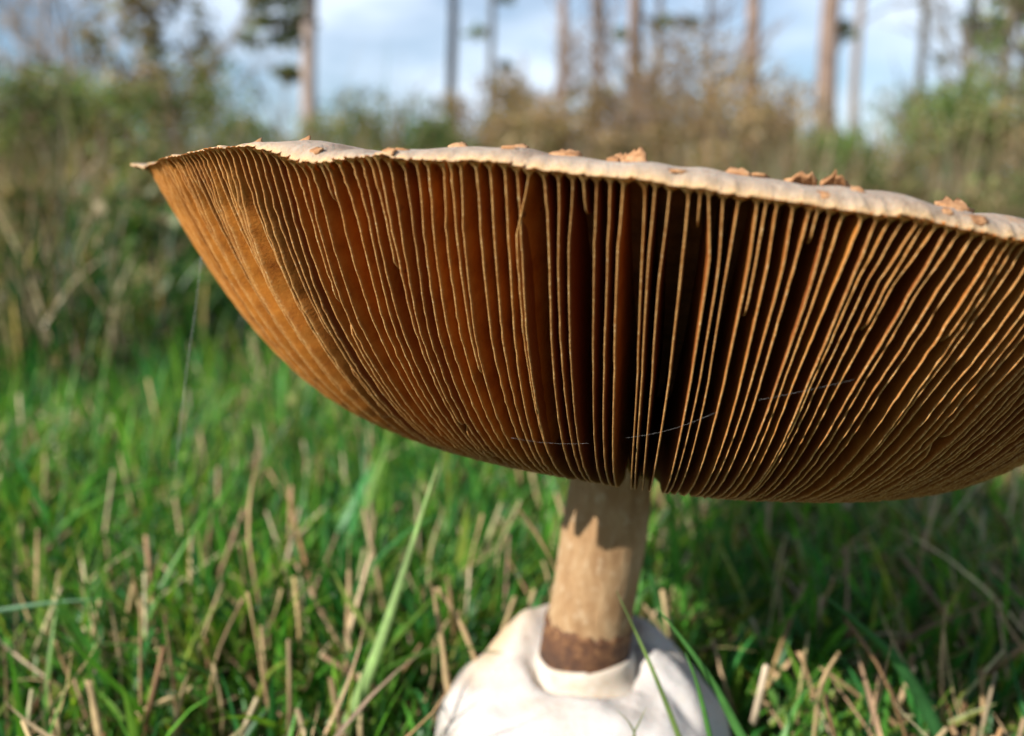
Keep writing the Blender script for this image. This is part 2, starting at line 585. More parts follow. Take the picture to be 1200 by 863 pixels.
def cap_top_profile(th):
    """skin from the margin fringe over the lip to the dished centre: rho, h, edge weight"""
    Rt = cap_R(th); H, wav = cap_H(th); Hr = H + wav
    tip = 0.0030 * g(th, -1.26, 0.05)
    rag = 0.00020 * sn(th, 21, 6, 60.0, 0.8) + 0.00022 * sn(th, 22, 4, 260.0, 0.9)
    lump = 0.00045 * sn(th, 31, 5, 9.0, 0.75)
    d = np.array([0.00025, 0.00000, 0.00005, 0.0004, 0.0010, 0.0022, 0.0040, 0.0065, 0.0100, 0.015, 0.022, 0.032, 0.045, 0.06, 0.08])
    z = np.array([-0.00005, 0.00005, 0.0003, 0.0009, 0.0016, 0.0022, 0.0027, 0.0030, 0.0030, 0.0022, 0.0005, -0.003, -0.007, -0.0105, -0.012])
    wgt = np.array([1, 1.0, 0.85, 0.35, 0.08, 0, 0, 0, 0, 0, 0, 0, 0, 0, 0.])
    z = np.where(z > 0, z * np.interp(th, LIP_TH, LIP_H), z)
    rho = np.maximum(Rt - d, 0.0)
    f = np.clip(1 - d / 0.004, 0, 1)
    rho = rho + (tip + rag * 0.5) * f
    h = Hr + z + rag * np.clip(1 - d / 0.002, 0, 1) + lump * np.clip(d / 0.004, 0, 1)
    h[-1] = CAP['H'] - 0.010
    rho[-1] = 0.0001
    h[9:-1] += (CAP['H'] - Hr) * np.linspace(0.1, 0.9, 5)
    return rho, h, wgt

def build_cap():
    ths = np.linspace(-np.pi, np.pi, 1400, endpoint=False)
    ed = []
    def top(th):
        rho, h, w = cap_top_profile(th)
        ed.append(w)
        return np.stack([rho * math.sin(th), -rho * math.cos(th), h], -1)
    W, F, nT, nP = revolve(ths, top)
    cap = mlink('cap', W, F[:, ::-1], M['skin'], mush, {'edge': np.concatenate(ed)})
    # flesh that carries the gills
    ths2 = np.linspace(-np.pi, np.pi, 240, endpoint=False)
    def under(th):
        rho, h, u, rb = edge_curve(th, 20, 12)
        ro, ho, d = offset_curve(rho, h, u, th)
        Rt = cap_R(th); H, wav = cap_H(th)
        ro = np.concatenate([[Rt - 0.0001], ro[3:]]); ho = np.concatenate([[H + wav + 0.00005], ho[3:]])
        ho = np.minimum(ho, H + wav + (0.0005 * np.interp(th, LIP_TH, LIP_H) - 0.0003) + np.clip((Rt - ro - 0.001) * 0.08, 0, 0.0010))
        sx = shift_x(ro, rb)
        return np.stack([ro * math.sin(th) + sx, -ro * math.cos(th), ho], -1)
    W, F, nT, nP = revolve(ths2, under)
    flesh = mlink('flesh', W, F, M['flesh'], cap)
    return cap
cap = build_cap()

def gill_mesh(th, gapL, gapR, length, seed, hi=True, stick=0.0):
    """one gill blade. gapL/gapR: half distances to the neighbours (rad). length: fraction of the way in"""
    r = np.random.default_rng(seed)
    n_out, n_in = (70, 14) if hi else (24, 8)
    rho, h, u, rb = edge_curve(th, n_out, n_in)
    s = np.concatenate([[0], np.cumsum(np.hypot(np.diff(rho), np.diff(h)))])
    if length < 1:
        keep = s <= s[-1] * length
        if keep.sum() < 6: keep[:10] = True
        rho, h, u, s = rho[keep], h[keep], u[keep], s[keep]
    ro, ho, d = offset_curve(rho, h, u, th)
    H, wav = cap_H(th); Rt = cap_R(th)
    end = s[-1]
    n = len(s)
    # rounded inner end
    endw = 0.006 if length >= 1 else 0.0045
    ef = np.clip((end - s) / endw, 0, 1)
    ef = np.sqrt(np.clip(1 - (1 - ef) ** 2, 0, 1))
    # depth levels measured from the free edge
    t0 = 0.00022 * (0.85 + 0.3 * r.random())
    lev = np.array([0, 0.00012, 0.0004, 0.0012, 0.0035])
    hw = np.array([0.30, 0.48, 0.52, 0.55, 0.62])
    em = np.array([1.0, 0.55, 0.05, 0.0, 0.0]) * np.interp(th, [-1.1, -0.6], [0.55, 1.0])
    rho_e = rho + (ro - rho) * (1 - ef); h_e = h + (ho - h) * (1 - ef)
    rho_e = rho_e + 0.00030 * np.clip(1 - s / 0.0012, 0, 1)
    ser = 0.00004 * r.normal(size=n) + 0.00005 * sn(s, seed + 3, 3, 1500)
    if r.random() < 0.16 and length > 0.5:          # a nick eaten out of the edge
        c0 = r.uniform(0.15, 0.8) * s[-1]
        ser = ser + r.uniform(0.0006, 0.002) * np.exp(-((s - c0) / r.uniform(0.0006, 0.002)) ** 2)
    dir_r, dir_h = (ro - rho) / d, (ho - h) / d
    rho_e = rho_e + dir_r * ser; h_e = h_e + dir_h * ser
    rem = np.hypot(ro - rho_e, ho - h_e)
    # arch where the gill meets the margin
    def half(gap, ks):
        full = gap * Rt
        a = np.maximum(full - t0 * 0.5, 1e-5)
        x = np.clip(1 - s / (1.5 * a), 0, 1)
        return t0 * ks + (full - t0 * ks + 0.00004) * (1 - np.sqrt(1 - x ** 2))
    # sideways waviness (shared by neighbours) and lean
    gap = gapL + gapR
    wob = 0.55 * gap * np.sin(2.6 * u + 9 * th + 1.3) * np.clip((1 - u) * 4, 0, 1) \
        + gap * 0.16 * sn(s, seed, 2, 42.) * np.clip(s / 0.012, 0, 1)
    lean = (0.55 * sn(np.array([th]), 77, 4, 14.)[0] + (0.40 if r.random() < 0.10 else 0.13) * r.normal()) * gap
    # on the lit side the soft gills lie over one another, like the pages of a bent book
    sysl = np.interp(th, [-2.2, -1.1, -0.74, -0.60, -0.45, -0.3, -0.1, 0.1, 0.5, 1.2], [0, 0, -0.2, -0.8, -1.0, -0.5, -0.1, -0.7, -1.2, -1.5])
    lean = lean * np.interp(th, [-0.8, -0.6], [0.3, 1.0]) + (sysl + stick) * gap * np.clip((1 - u) / 0.22, 0.2, 1)
    lean = lean * np.clip(s / 0.008, 0, 1)
    tone = np.clip(np.interp(th, [-0.95, -0.55], [0.05, 0.60]) + 0.22 * sn(np.array([th]), 99, 4, 10.)[0] + 0.14 * r.normal(), 0, 0.95)  # painted shade: faces darker away from the sunlit left, plus random variation
    rows, edges = [], []
    cols = [(-1, k) for k in (5, 4, 3, 2, 1, 0)] + [(1, k) for k in (0, 1, 2, 3, 4, 5)]
    ncol = len(cols)
    V = np.zeros((n, ncol, 3)); E = np.zeros((n, ncol))
    for c, (sd, k) in enumerate(cols):
        if k == 5:
            dep = rem + 0.0008; hwid = 0.7; e = 0.0
        else:
            dep = np.minimum(lev[k], rem); hwid = hw[k]; e = em[k]
        rr = rho_e + dir_r * dep; hh = h_e + dir_h * dep
        hh = np.minimum(hh, H + wav + 0.0001 + 0.0006 * np.interp(th, LIP_TH, LIP_H) ** 1.5)
        w = half(gapL if sd < 0 else gapR, hwid)
        base = 1 - np.clip(dep / np.maximum(d, 1e-5), 0, 1)
        ang = th + wob + lean * base
        sx = shift_x(rr, rb)
        lat = sd * w
        V[:, c, 0] = rr * np.sin(ang) + lat * np.cos(ang) + sx
        V[:, c, 1] = -rr * np.cos(ang) + lat * np.sin(ang)
        V[:, c, 2] = hh
        E[:, c] = e * (0.75 + 0.25 * np.clip(r.normal(size=n), -1, 1))
    # arches are pale all over their lower lip
    W = to_world(V[..., 0], V[..., 1], V[..., 2]).reshape(-1, 3)
    i = np.arange(n - 1)[:, None] * ncol; j = np.arange(ncol - 1)[None]
    F = np.stack([i + j, i + j + 1, i + ncol + j + 1, i + ncol + j], -1).reshape(-1, 4)
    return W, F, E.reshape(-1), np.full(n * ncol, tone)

def build_gills():
    N = 424
    step = 2 * np.pi / N
    th = -np.pi + step * (np.arange(N) + 0.0) + step * 0.13 * rng.normal(size=N)
    th = np.sort(th)
    length = np.ones(N)
    # neighbours stuck together on the lit side
    stick = np.zeros(N)
    i = 0
    while i < N:
        m = int(rng.integers(2, 6))
        for k in range(m):
            if i + k < N:
                stick[i + k] = -(k + 1.0) * np.interp(th[i + k], [-2.4, -0.76, -0.62], [0.75, 0.75, 0.0])
        i += m
    i = 2
    while i < N:
        length[i] = rng.choice([0.07, 0.16, 0.30, 0.45, 0.62, 0.75], p=[.26, .20, .12, .12, .14, .16])
        if -0.30 < th[i] < 0.02 and length[i] > 0.2:
            length[i] = rng.choice([0.07, 0.14])
        i += int(rng.integers(4, 9))
    # a short gill squeezes in near the margin and hardly spreads its long neighbours
    wt = np.where(length < 0.35, 0.45, 1.0)
    cum = np.cumsum((wt + np.roll(wt, 1)) / 2)
    th = np.sort(-np.pi + 2 * np.pi * (cum - cum[0]) / cum[-1] + step * 0.10 * rng.normal(size=N))
    mid = (th + np.roll(th, -1)) / 2
    mid[-1] = (th[-1] + th[0] + 2 * np.pi) / 2
    gapR = mid - th
    gapL = th - np.roll(mid, 1); gapL[0] = gapR[-1]
    order = np.argsort(np.abs(th + 0.45))
    parts = set(order[:298].tolist())
    rest = []
    for k in range(N):
        hi = -2.0 < th[k] < 1.0
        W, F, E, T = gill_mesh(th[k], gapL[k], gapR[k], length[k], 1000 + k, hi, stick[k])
        if k in parts:
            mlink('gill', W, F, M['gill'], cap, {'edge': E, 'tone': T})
        else:
            rest.append((W, F, E, T))
    off, Vs, Fs, Es, Ts = 0, [], [], [], []
    for W, F, E, T in rest:
        Vs.append(W); Fs.append(F + off); Es.append(E); Ts.append(T); off += len(W)
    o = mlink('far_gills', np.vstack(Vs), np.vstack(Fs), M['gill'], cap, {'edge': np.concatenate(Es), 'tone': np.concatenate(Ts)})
    tag(o, kind='stuff')
build_gills()

def build_scales():
    """curled brown flakes on the cap skin: theta, distance in from the margin, width, height"""
    spots = [(-0.80, .0055, .0040, .0018), (-0.685, .0060, .0024, .0009), (-0.445, .0055, .0034, .0009), (-0.375, .0060, .0040, .0006),
             (-0.315, .0060, .0052, .0009), (-0.258, .0050, .0020, .0007), (-0.232, .0056, .0034, .0020), (-0.250, .0060, .0036, .0010),
             (-0.185, .0016, .0032, .0006), (-0.118, .0060, .0036, .0010), (-0.095, .0062, .0034, .0006), (-0.045, .0060, .0050, .0016),
             (-0.010, .0056, .0044, .0015), (-0.035, .0014, .0036, .0003), (0.015, .0062, .0030, .0004), (0.145, .0062, .0056, .0015), (0.14, .0012, .0040, .0004), (0.4, .006, .005, .0015)]
    for k in range(9):
        spots.append((rng.uniform(-0.75, 0.3), rng.uniform(0.0004, 0.0035), rng.uniform(.0008, .0022), rng.uniform(.0001, .0003)))
    for k in range(44):
        spots.append((rng.uniform(-np.pi, np.pi), rng.uniform(0.012, 0.075), rng.uniform(.004, .009), rng.uniform(.0008, .002)))
    for q, (th, d, w, hh) in enumerate(spots):
        if q < 18: w, hh = w * 0.72, hh * 0.62
        r = np.random.default_rng(500 + q)
        rho, h, _ = cap_top_profile(th)
        R0 = cap_R(th)
        rr = R0 - d
        h0 = np.interp(rr, rho[::-1], h[::-1])
        nu, nv = 9, 6
        U, Vv = np.meshgrid(np.linspace(-1, 1, nu), np.linspace(0, 1, nv), indexing='ij')
        out = 0.55 + 0.45 * np.sqrt(np.clip(1 - U ** 2, 0, 1))
        jag = 1 + 0.22 * r.normal(size=(nu, 1)) * (Vv > 0.5)
        lat = U * w * 0.5 * (1 - 0.25 * Vv) * (1 + 0.1 * r.normal(size=U.shape))
        rad = (Vv - 0.4) * w * 0.55 * out
        lift = hh * (Vv ** 0.8) * out * jag + min(0.0002, hh * 0.3)
        peak = hh * 0.3 * np.exp(-((U - r.uniform(-.6, .6)) / 0.35) ** 2) * Vv
        Z = lift + peak
        th_v = th + lat / max(rr, 0.01)
        rv = rr - rad * r.choice([1, 1, -1]) - 0.3 * hh * Vv ** 2
        loc = np.interp(np.clip(rv, 0.0002, R0), rho[::-1], h[::-1])
        top = to_world(rv * np.sin(th_v), -rv * np.cos(th_v), loc + Z)
        thick = min(0.0005, w * 0.12)
        bot = to_world(rv * np.sin(th_v), -rv * np.cos(th_v), loc + np.maximum(Z - thick - 0.0004 * (1 - Vv), -0.0004))
        n = nu * nv
        V = np.vstack([top.reshape(-1, 3), bot.reshape(-1, 3)])
        i = np.arange(nu - 1)[:, None] * nv; j = np.arange(nv - 1)[None]
        a = np.stack([i + j, i + j + 1, i + nv + j + 1, i + nv + j], -1).reshape(-1, 4)
        b = a[:, ::-1] + n
        rim = [x * nv for x in range(nu)] + [(nu - 1) * nv + y for y in range(1, nv)] + [x * nv + nv - 1 for x in range(nu - 2, -1, -1)] + [y for y in range(nv - 2, 0, -1)]
        rim = np.array(rim); nx = np.roll(rim, -1)
        c = np.stack([rim, nx, nx + n, rim + n], -1)
        mlink('scale', V, np.vstack([a, b, c]), M['scale'], cap)
build_scales()

# ---- stem, band, collar, swollen base
STEM_BASE = np.array([0.0165, 0.2005, 0.0255])
stem_top_l = to_world(np.array(STEM_DX), np.array(0.0), np.array(0.016))
def stem_axis(t):
    a = STEM_BASE + (stem_top_l - STEM_BASE) * t[:, None]
    a[:, 0] += 0.0012 * np.sin(t * 3.0)
    return a

def lathe_along(t, rad, sides, seed, amp):
    A = stem_axis(t)
    ph = np.linspace(0, 2 * np.pi, sides, endpoint=False)
    rr = np.broadcast_to(rad, (len(t), )) [:, None] * (1 + amp * np.stack([sn(ph * 1.0 + 7 * tt, seed, 4, 2.0) for tt in t]))
    V = np.zeros((len(t), sides, 3))
    V[..., 0] = A[:, None, 0] + rr * np.sin(ph)[None]
    V[..., 1] = A[:, None, 1] - rr * np.cos(ph)[None]
    V[..., 2] = A[:, None, 2] - (rr * np.sin(ph)[None]) * math.sin(CAP['roll'])
    n = len(t)
    i = np.arange(n - 1)[:, None] * sides; j = np.arange(sides)[None]; k = (j + 1) % sides
    F = np.stack([i + j, i + k, i + sides + k, i + sides + j], -1).reshape(-1, 4)
    return V, F

def build_stem():
    t = np.linspace(-0.10, 1, 60)
    rad = 0.0096 - 0.0008 * np.clip(t, 0, 1) + 0.00015 * sn(t, 4, 3, 9.)
    V, F = lathe_along(t, rad, 64, 41, 0.012)
    stem = mlink('stem', V.reshape(-1, 3), F, M['stem'], mush)
    tb = np.linspace(-0.05, 0.086, 14)
    V, F = lathe_along(tb, 0.00995 + 0.0001 * sn(tb, 9, 3, 60.), 220, 43, 0.010)
    ph = np.linspace(0, 2 * np.pi, 220, endpoint=False)
    V[-1, :, 2] += 0.0007 * sn(ph, 61, 6, 2.0, 0.8) + 0.0006 * sn(ph, 63, 5, 14.0, 0.9)
    V[-2, :, 2] += 0.0005 * sn(ph, 61, 6, 2.0, 0.8)
    V[-1, :, :2] += (stem_axis(tb)[-1:, :2] - V[-1, :, :2]) * 0.055
    low = np.clip(0.85 - (tb + 0.02) / 0.12, 0, 1)[:, None] * (0.75 + 0.35 * sn(ph, 62, 5, 3.0))[None]
    mlink('dark_band', V.reshape(-1, 3), F, M['band'], stem, {'edge': np.clip(low, 0, 1).ravel()})
    return stem
build_stem()

def build_volva():
    c = np.array([0.0160, 0.2030])
    nr, na = 70, 160
    rr = np.concatenate([np.linspace(0.0085, 0.020, 26), np.linspace(0.0205, 0.0345, nr - 26)])
    ph = np.linspace(0, 2 * np.pi, na, endpoint=False)          # 0 = away from camera side, clockwise to the right
    RR, PH = np.meshgrid(rr, ph, indexing='ij')
    Rm = 0.0345 * (1 + 0.03 * sn(ph, 71, 4, 2.0))[None]
    q = np.clip((RR - 0.0085) / (0.0345 - 0.0085), 0, 1)
    back = 0.5 + 0.5 * np.cos(PH)
    # dome
    Z = 0.0205 * np.sqrt(np.clip(1 - (q * 0.99) ** 2.6, 0, 1))
    # raised wall round the back and sides, open to the front
    wall = 0.0092 * np.clip(back * 1.15 - 0.15, 0, 1) ** 0.75 * np.exp(-((RR - 0.0128) / 0.0066) ** 2)
    lumpL = 0.0030 * np.exp(-((PH - 5.15) / 0.35) ** 2 - ((RR - 0.017) / 0.006) ** 2)
    lumpR = 0.0035 * np.exp(-((PH - 1.25) / 0.4) ** 2 - ((RR - 0.020) / 0.006) ** 2)
    lump3 = 0.0022 * np.exp(-((PH - 1.85) / 0.3) ** 2 - ((RR - 0.022) / 0.006) ** 2)
    groove = -0.0020 * np.exp(-((PH - 1.60 - 8 * (RR - 0.02)) / 0.10) ** 2) * np.exp(-((RR - 0.022) / 0.009) ** 2)
    groove2 = -0.0014 * np.exp(-((PH - 4.55 + 14 * (RR - 0.02)) / 0.07) ** 2) * np.exp(-((RR - 0.022) / 0.008) ** 2)
    groove3 = -0.0012 * np.exp(-((PH - 2.2 - 10 * (RR - 0.024)) / 0.08) ** 2) * np.exp(-((RR - 0.025) / 0.007) ** 2)
    dip = -0.0045 * (1 - back) ** 1.5 * np.exp(-((RR - 0.0115) / 0.0030) ** 2)
    und = 0.0005 * np.sin(9 * PH + 500 * RR + 2) * q + 0.0004 * np.sin(13 * PH - 700 * RR) * q + 0.0009 * np.sin(3 * PH + 240 * RR) * q + 0.0005 * np.sin(5 * PH - 150 * RR + 1) * q
    Z = Z + wall + lumpL + lumpR + lump3 + groove + groove2 + groove3 + dip + und
    Z = np.maximum(Z, -0.012)
    sc_ = Rm / 0.0345
    X = c[0] + RR * sc_ * np.sin(PH); Y = c[1] + RR * sc_ * np.cos(PH)
    # the skin turns down into the soil
    V = np.stack([X, Y, Z], -1)
    skirt = V[-1:].copy(); skirt[..., 2] = -0.012
    skirt[..., 0] = c[0] + (skirt[..., 0] - c[0]) * 0.96; skirt[..., 1] = c[1] + (skirt[..., 1] - c[1]) * 0.96
    V = np.concatenate([V, skirt], 0)
    n = V.shape[0]
    ed = np.clip(np.exp(-((PH - 5.1) / 0.5) ** 2 - ((RR - 0.021) / 0.006) ** 2) * 0.75 + 0.15 * np.exp(-((RR - 0.013) / 0.002) ** 2), 0, 1)
    ed = np.concatenate([ed, np.zeros((1, na))], 0)
    i = np.arange(n - 1)[:, None] * na; j = np.arange(na)[None]; k = (j + 1) % na
    F = np.stack([i + j, i + na + j, i + na + k, i + k], -1).reshape(-1, 4)
    vol = mlink('volva', V.reshape(-1, 3), F[:, ::-1], M['volva'], mush, {'edge': ed.ravel()})
    vol['label'] = 'swollen white cup at the foot of the stem'
    # pale collar hugging the stem foot
    A = STEM_BASE + np.array([0, 0, 0])
    prof = [(0.0098, 0.0002), (0.0103, 0.0005), (0.0108, 0.0004), (0.0112, -0.0002), (0.0114, -0.0014), (0.0116, -0.0028), (0.0121, -0.0042), (0.0131, -0.0053), (0.0146, -0.0062), (0.0170, -0.0074), (0.0185, -0.0100)]
    ph2 = np.linspace(0, 2 * np.pi, 96, endpoint=False)
    V = np.zeros((len(prof), 96, 3))
    for a, (r0, z0) in enumerate(prof):
        r = r0 * (1 + 0.014 * sn(ph2, 81, 4, 2.))
        V[a, :, 0] = A[0] + r * np.sin(ph2); V[a, :, 1] = A[1] - r * np.cos(ph2)
        V[a, :, 2] = A[2] - 0.0022 + z0 + 0.00035 * sn(ph2, 82, 4, 2.) + 0.0006 * np.sin(ph2)
    i = np.arange(len(prof) - 1)[:, None] * 96; j = np.arange(96)[None]; k = (j + 1) % 96
    F = np.stack([i + j, i + k, i + 96 + k, i + 96 + j], -1).reshape(-1, 4)
    mlink('collar', V.reshape(-1, 3), F[:, ::-1], M['collar'], vol)
build_volva()

# ------------------------------------------------------------------ grass
def hsvj(base, n, v=0.25, h=0.12):
    c = np.asarray(base, float)[None] * (1 + v * rng.normal(size=(n, 1)))
    c = c * (1 + h * rng.normal(size=(n, 3)))
    return np.clip(c, 0.004, 0.9)

GREENS = [(0.075, 0.25, 0.026), (0.033, 0.185, 0.040), (0.145, 0.30, 0.032), (0.022, 0.115, 0.026), (0.24, 0.30, 0.055)]
STRAWS = [(0.35, 0.255, 0.135), (0.26, 0.175, 0.085), (0.45, 0.36, 0.22), (0.17, 0.095, 0.042)]

def pick(pal, n, p):
    idx = rng.choice(len(pal), size=n, p=p)
    base = np.array(pal)[idx]
    return np.clip(base * (1 + 0.22 * rng.normal(size=(n, 1))) * (1 + 0.05 * rng.normal(size=(n, 3))), 0.004, 0.9)

def sample_sector(n, r0, r1, half_deg, power=1.0):
    r = r0 + (r1 - r0) * rng.random(n) ** power
    b = np.radians(rng.uniform(-half_deg, half_deg, n))
    return r * np.sin(b), r * np.cos(b)

def clear_of_mushroom(x, y, pad=0.0):
    d = np.hypot(x - 0.016, y - 0.203)
    ok = d > 0.0365 + pad
    # the short bare patch the camera looks across towards the stem foot
    ok &= ~((np.abs(x - 0.016) < 0.036 + pad) & (y < 0.20))
    ok &= y > 0.135
    return ok

def lawn():
    n = 36000
    x, y = sample_sector(n, 0.13, 1.2, 42)
    ok = clear_of_mushroom(x, y)
    bb = np.degrees(np.arctan2(x, y)); rq = np.hypot(x, y)
    ok &= rq < np.interp(bb, [-42, -10, 4], [0.72, 0.80, 1.2]) + 0.05 * np.sin(bb * 0.9) + 0.06 * rng.normal(size=len(x))
    x, y = x[ok], y[ok]; n = len(x)
    r = np.hypot(x, y)
    L = rng.gamma(6, 0.0060, n) * np.where(x > 0.05, 0.8, 1.0) * (0.75 + 0.35 * np.clip((r - 0.2) / 0.6, 0, 1))
    L = np.clip(L, 0.015, 0.10)
    near = np.clip((0.24 - y) / 0.08, 0, 1)
    L *= 1 - 0.45 * near
    w = rng.gamma(5, 0.00038, n) * (1 + 0.25 * np.clip(r - 0.4, 0, 1))
    base = np.stack([x, y, ground_z(x, y)], -1)
    az = rng.uniform(0, 2 * np.pi, n)
    az = np.where(rng.random(n) < 0.5, 2.0 * np.sin(17 * x + 5 * y) + 2.2 * np.cos(13 * y - 4 * x) + 0.7 * rng.normal(size=n), az)
    lean = np.abs(rng.normal(0.35, 0.38, n)); curl = np.abs(rng.normal(0.6, 0.65, n))
    ctip = pick(GREENS, n, [.34, .26, .18, .12, .10])
    patch = 0.5 + 0.5 * np.sin(9 * x + 2) * np.cos(7 * y + 1)
    dry = rng.random(n) < 0.06 + 0.12 * patch + 0.55 * np.clip((x + 0.02) * 4, 0, 1) * np.clip((y - 0.24) * 6, 0.25, 1)
    cd = pick(STRAWS, n, [.4, .3, .15, .15])
    ctip = np.where(dry[:, None], cd, ctip)
    lean = lean + dry * rng.uniform(0, 0.9, n); L = L * (1 - 0.2 * dry)
    cb = ctip * 0.75 + np.array([0.03, 0.025, 0.01])
    V, F, c = blades(base, L, w, az, lean, curl, cb, ctip, 5, rng.normal(0, 0.6, n))
    o = link('lawn_grass', np_mesh('lawn_grass', V, F, M['grass'], c))
    tag(o, 'short bright green grass with dry blades round the mushroom', 'grass', kind='stuff')
lawn()

def short_turf():
    """close short grass where the lawn is trodden, in front of and around the mushroom foot"""
    n = 9000
    x = rng.uniform(-0.32, 0.34, n); y = rng.uniform(-0.35, 0.30, n)
    d = np.hypot(x - 0.016, y - 0.203)
    ok = (d > 0.0365) & ((y < 0.16) | (np.abs(x - 0.016) < 0.045)) & (np.hypot(x, y) > 0.03)
    x, y = x[ok], y[ok]; n = len(x)
    top = np.where(y > 0.12, 0.012, 0.03)
    L = top * rng.uniform(0.5, 1.2, n)
    c = pick(GREENS, n, [.34, .26, .18, .12, .10])
    dry = rng.random(n) < 0.3
    c = np.where(dry[:, None], pick(STRAWS, n, [.4, .3, .15, .15]), c)
    base = np.stack([x, y, ground_z(x, y)], -1)
    V, F, cc = blades(base, L, rng.gamma(5, 0.00036, n), rng.uniform(0, 2 * np.pi, n), np.abs(rng.normal(.5, .4, n)), np.abs(rng.normal(.5, .5, n)), c * 0.8, c, 4, rng.normal(0, .6, n))
    o = link('short_turf', np_mesh('short_turf', V, F, M['grass'], cc))
    tag(o, 'close cropped turf at the foot of the white mushroom base', 'grass', kind='stuff')
short_turf()

def stubble():
    """dead cut stalks: four-sided tapering tubes"""
    n = 1200
    x, y = sample_sector(n, 0.17, 1.0, 42, 1.2)
    ok = clear_of_mushroom(x, y, 0.004)
    x, y = x[ok], y[ok]
    parts = []
    for k in range(len(x)):
        L = rng.uniform(0.015, 0.045) * (1 if y[k] > 0.22 else 0.8)
        a = rng.uniform(0, 6.283); le = abs(rng.normal(0.3, 0.4)); r0 = rng.uniform(0.0004, 0.0010)
        p0 = np.array([x[k], y[k], float(ground_z(x[k], y[k])) - 0.002])
        dv = np.array([math.sin(le) * math.cos(a), math.sin(le) * math.sin(a), math.cos(le)])
        bend = np.array([rng.normal(), rng.normal(), 0]) * 0.08
        P = np.stack([p0, p0 + (dv + bend) * L * 0.5, p0 + dv * L])
        V, F = tube(P, [r0, r0 * 0.95, r0 * 0.7], 4)
        parts.append((V, F, pick(STRAWS, 1, [.45, .25, .2, .1])[0]))
    V, F, c = join(parts)
    o = link('dry_stubble', np_mesh('dry_stubble', V, F, M['straw'], c))
    tag(o, 'short pale cut straw stubble standing among the green grass', 'stubble', kind='stuff')
stubble()

def thatch():
    """thin dead blades lying matted between the green ones"""
    n = 2300
    x, y = sample_sector(n, 0.15, 1.1, 42, 1.1)
    ok = clear_of_mushroom(x, y, 0.002) & ((x > 0.02) | (rng.random(n) < 0.55))
    x, y = x[ok], y[ok]; n = len(x)
    base = np.stack([x, y, ground_z(x, y) + rng.uniform(0.0, 0.018, n)], -1)
    c = pick(STRAWS, n, [.42, .23, .25, .10])
    V, F, cc = blades(base, rng.gamma(5, 0.0050, n), rng.uniform(0.0005, 0.0017, n), rng.uniform(0, 2 * np.pi, n), rng.uniform(0.7, 1.5, n), rng.normal(0.1, 0.5, n), c, c, 5, rng.normal(0, 1.0, n))
    o = link('straw_thatch', np_mesh('straw_thatch', V, F, M['straw'], cc))
    tag(o, 'matted dead straw lying between the green blades', 'straw', kind='stuff')
thatch()

def rough():
    """taller unmown grass behind the lawn"""
    n = 24000
    x, y = sample_sector(n, 0.62, 6.0, 46, 1.35)
    r = np.hypot(x, y)
    r_in = np.interp(np.degrees(np.arctan2(x, y)), [-46, -10, 4], [0.64, 0.74, 1.0]) + 0.05 * np.sin(x * 21)
    ok = r > r_in
    x, y, r, r_in = x[ok], y[ok], r[ok], r_in[ok]; n = len(x)
    grow = np.clip((r - r_in) / 2.2, 0, 1)
    L = (0.075 + 0.34 * grow) * rng.uniform(0.5, 1.3, n)
    w = (0.003 + 0.004 * grow) * rng.uniform(0.6, 1.4, n)
    cl = np.sin(7.3 * x + 1.1) * np.sin(6.1 * y + 0.3 * x) + 0.7 * np.sin(13.1 * x - 5 * y) * np.cos(11 * y + 2)
    L = L * np.clip(0.9 + 0.4 * cl, 0.35, 1.6)
    base = np.stack([x, y, ground_z(x, y)], -1)
    b = np.degrees(np.arctan2(x, y))
    ctip = pick(GREENS, n, [.25, .2, .1, .4, .05]) * (0.45 + 0.3 * grow)[:, None]
    pd = 0.30 + 0.50 * np.clip(grow * 1.6, 0, 1) + 0.15 * (b > 12) * grow
    pd = pd + 0.28 * np.sin(5.3 * x + 2.0) * np.cos(3.7 * y + x)
    dry = rng.random(n) < pd
    cd = pick([(0.30, 0.23, 0.14), (0.20, 0.14, 0.08), (0.42, 0.34, 0.22), (0.13, 0.10, 0.045)], n, [.35, .3, .15, .2])
    ctip = np.where(dry[:, None], cd, ctip)
    V, F, c = blades(base, L, w, rng.uniform(0, 2 * np.pi, n), np.abs(rng.normal(.2, .2, n)), np.abs(rng.normal(.6, .5, n)), ctip * 0.8, ctip, 5, rng.normal(0, .6, n))
    o = link('rough_grass', np_mesh('rough_grass', V, F, M['grass'], c))
    tag(o, 'tall rough brown and green grass growing behind the lawn', 'tall grass', kind='stuff')
rough()

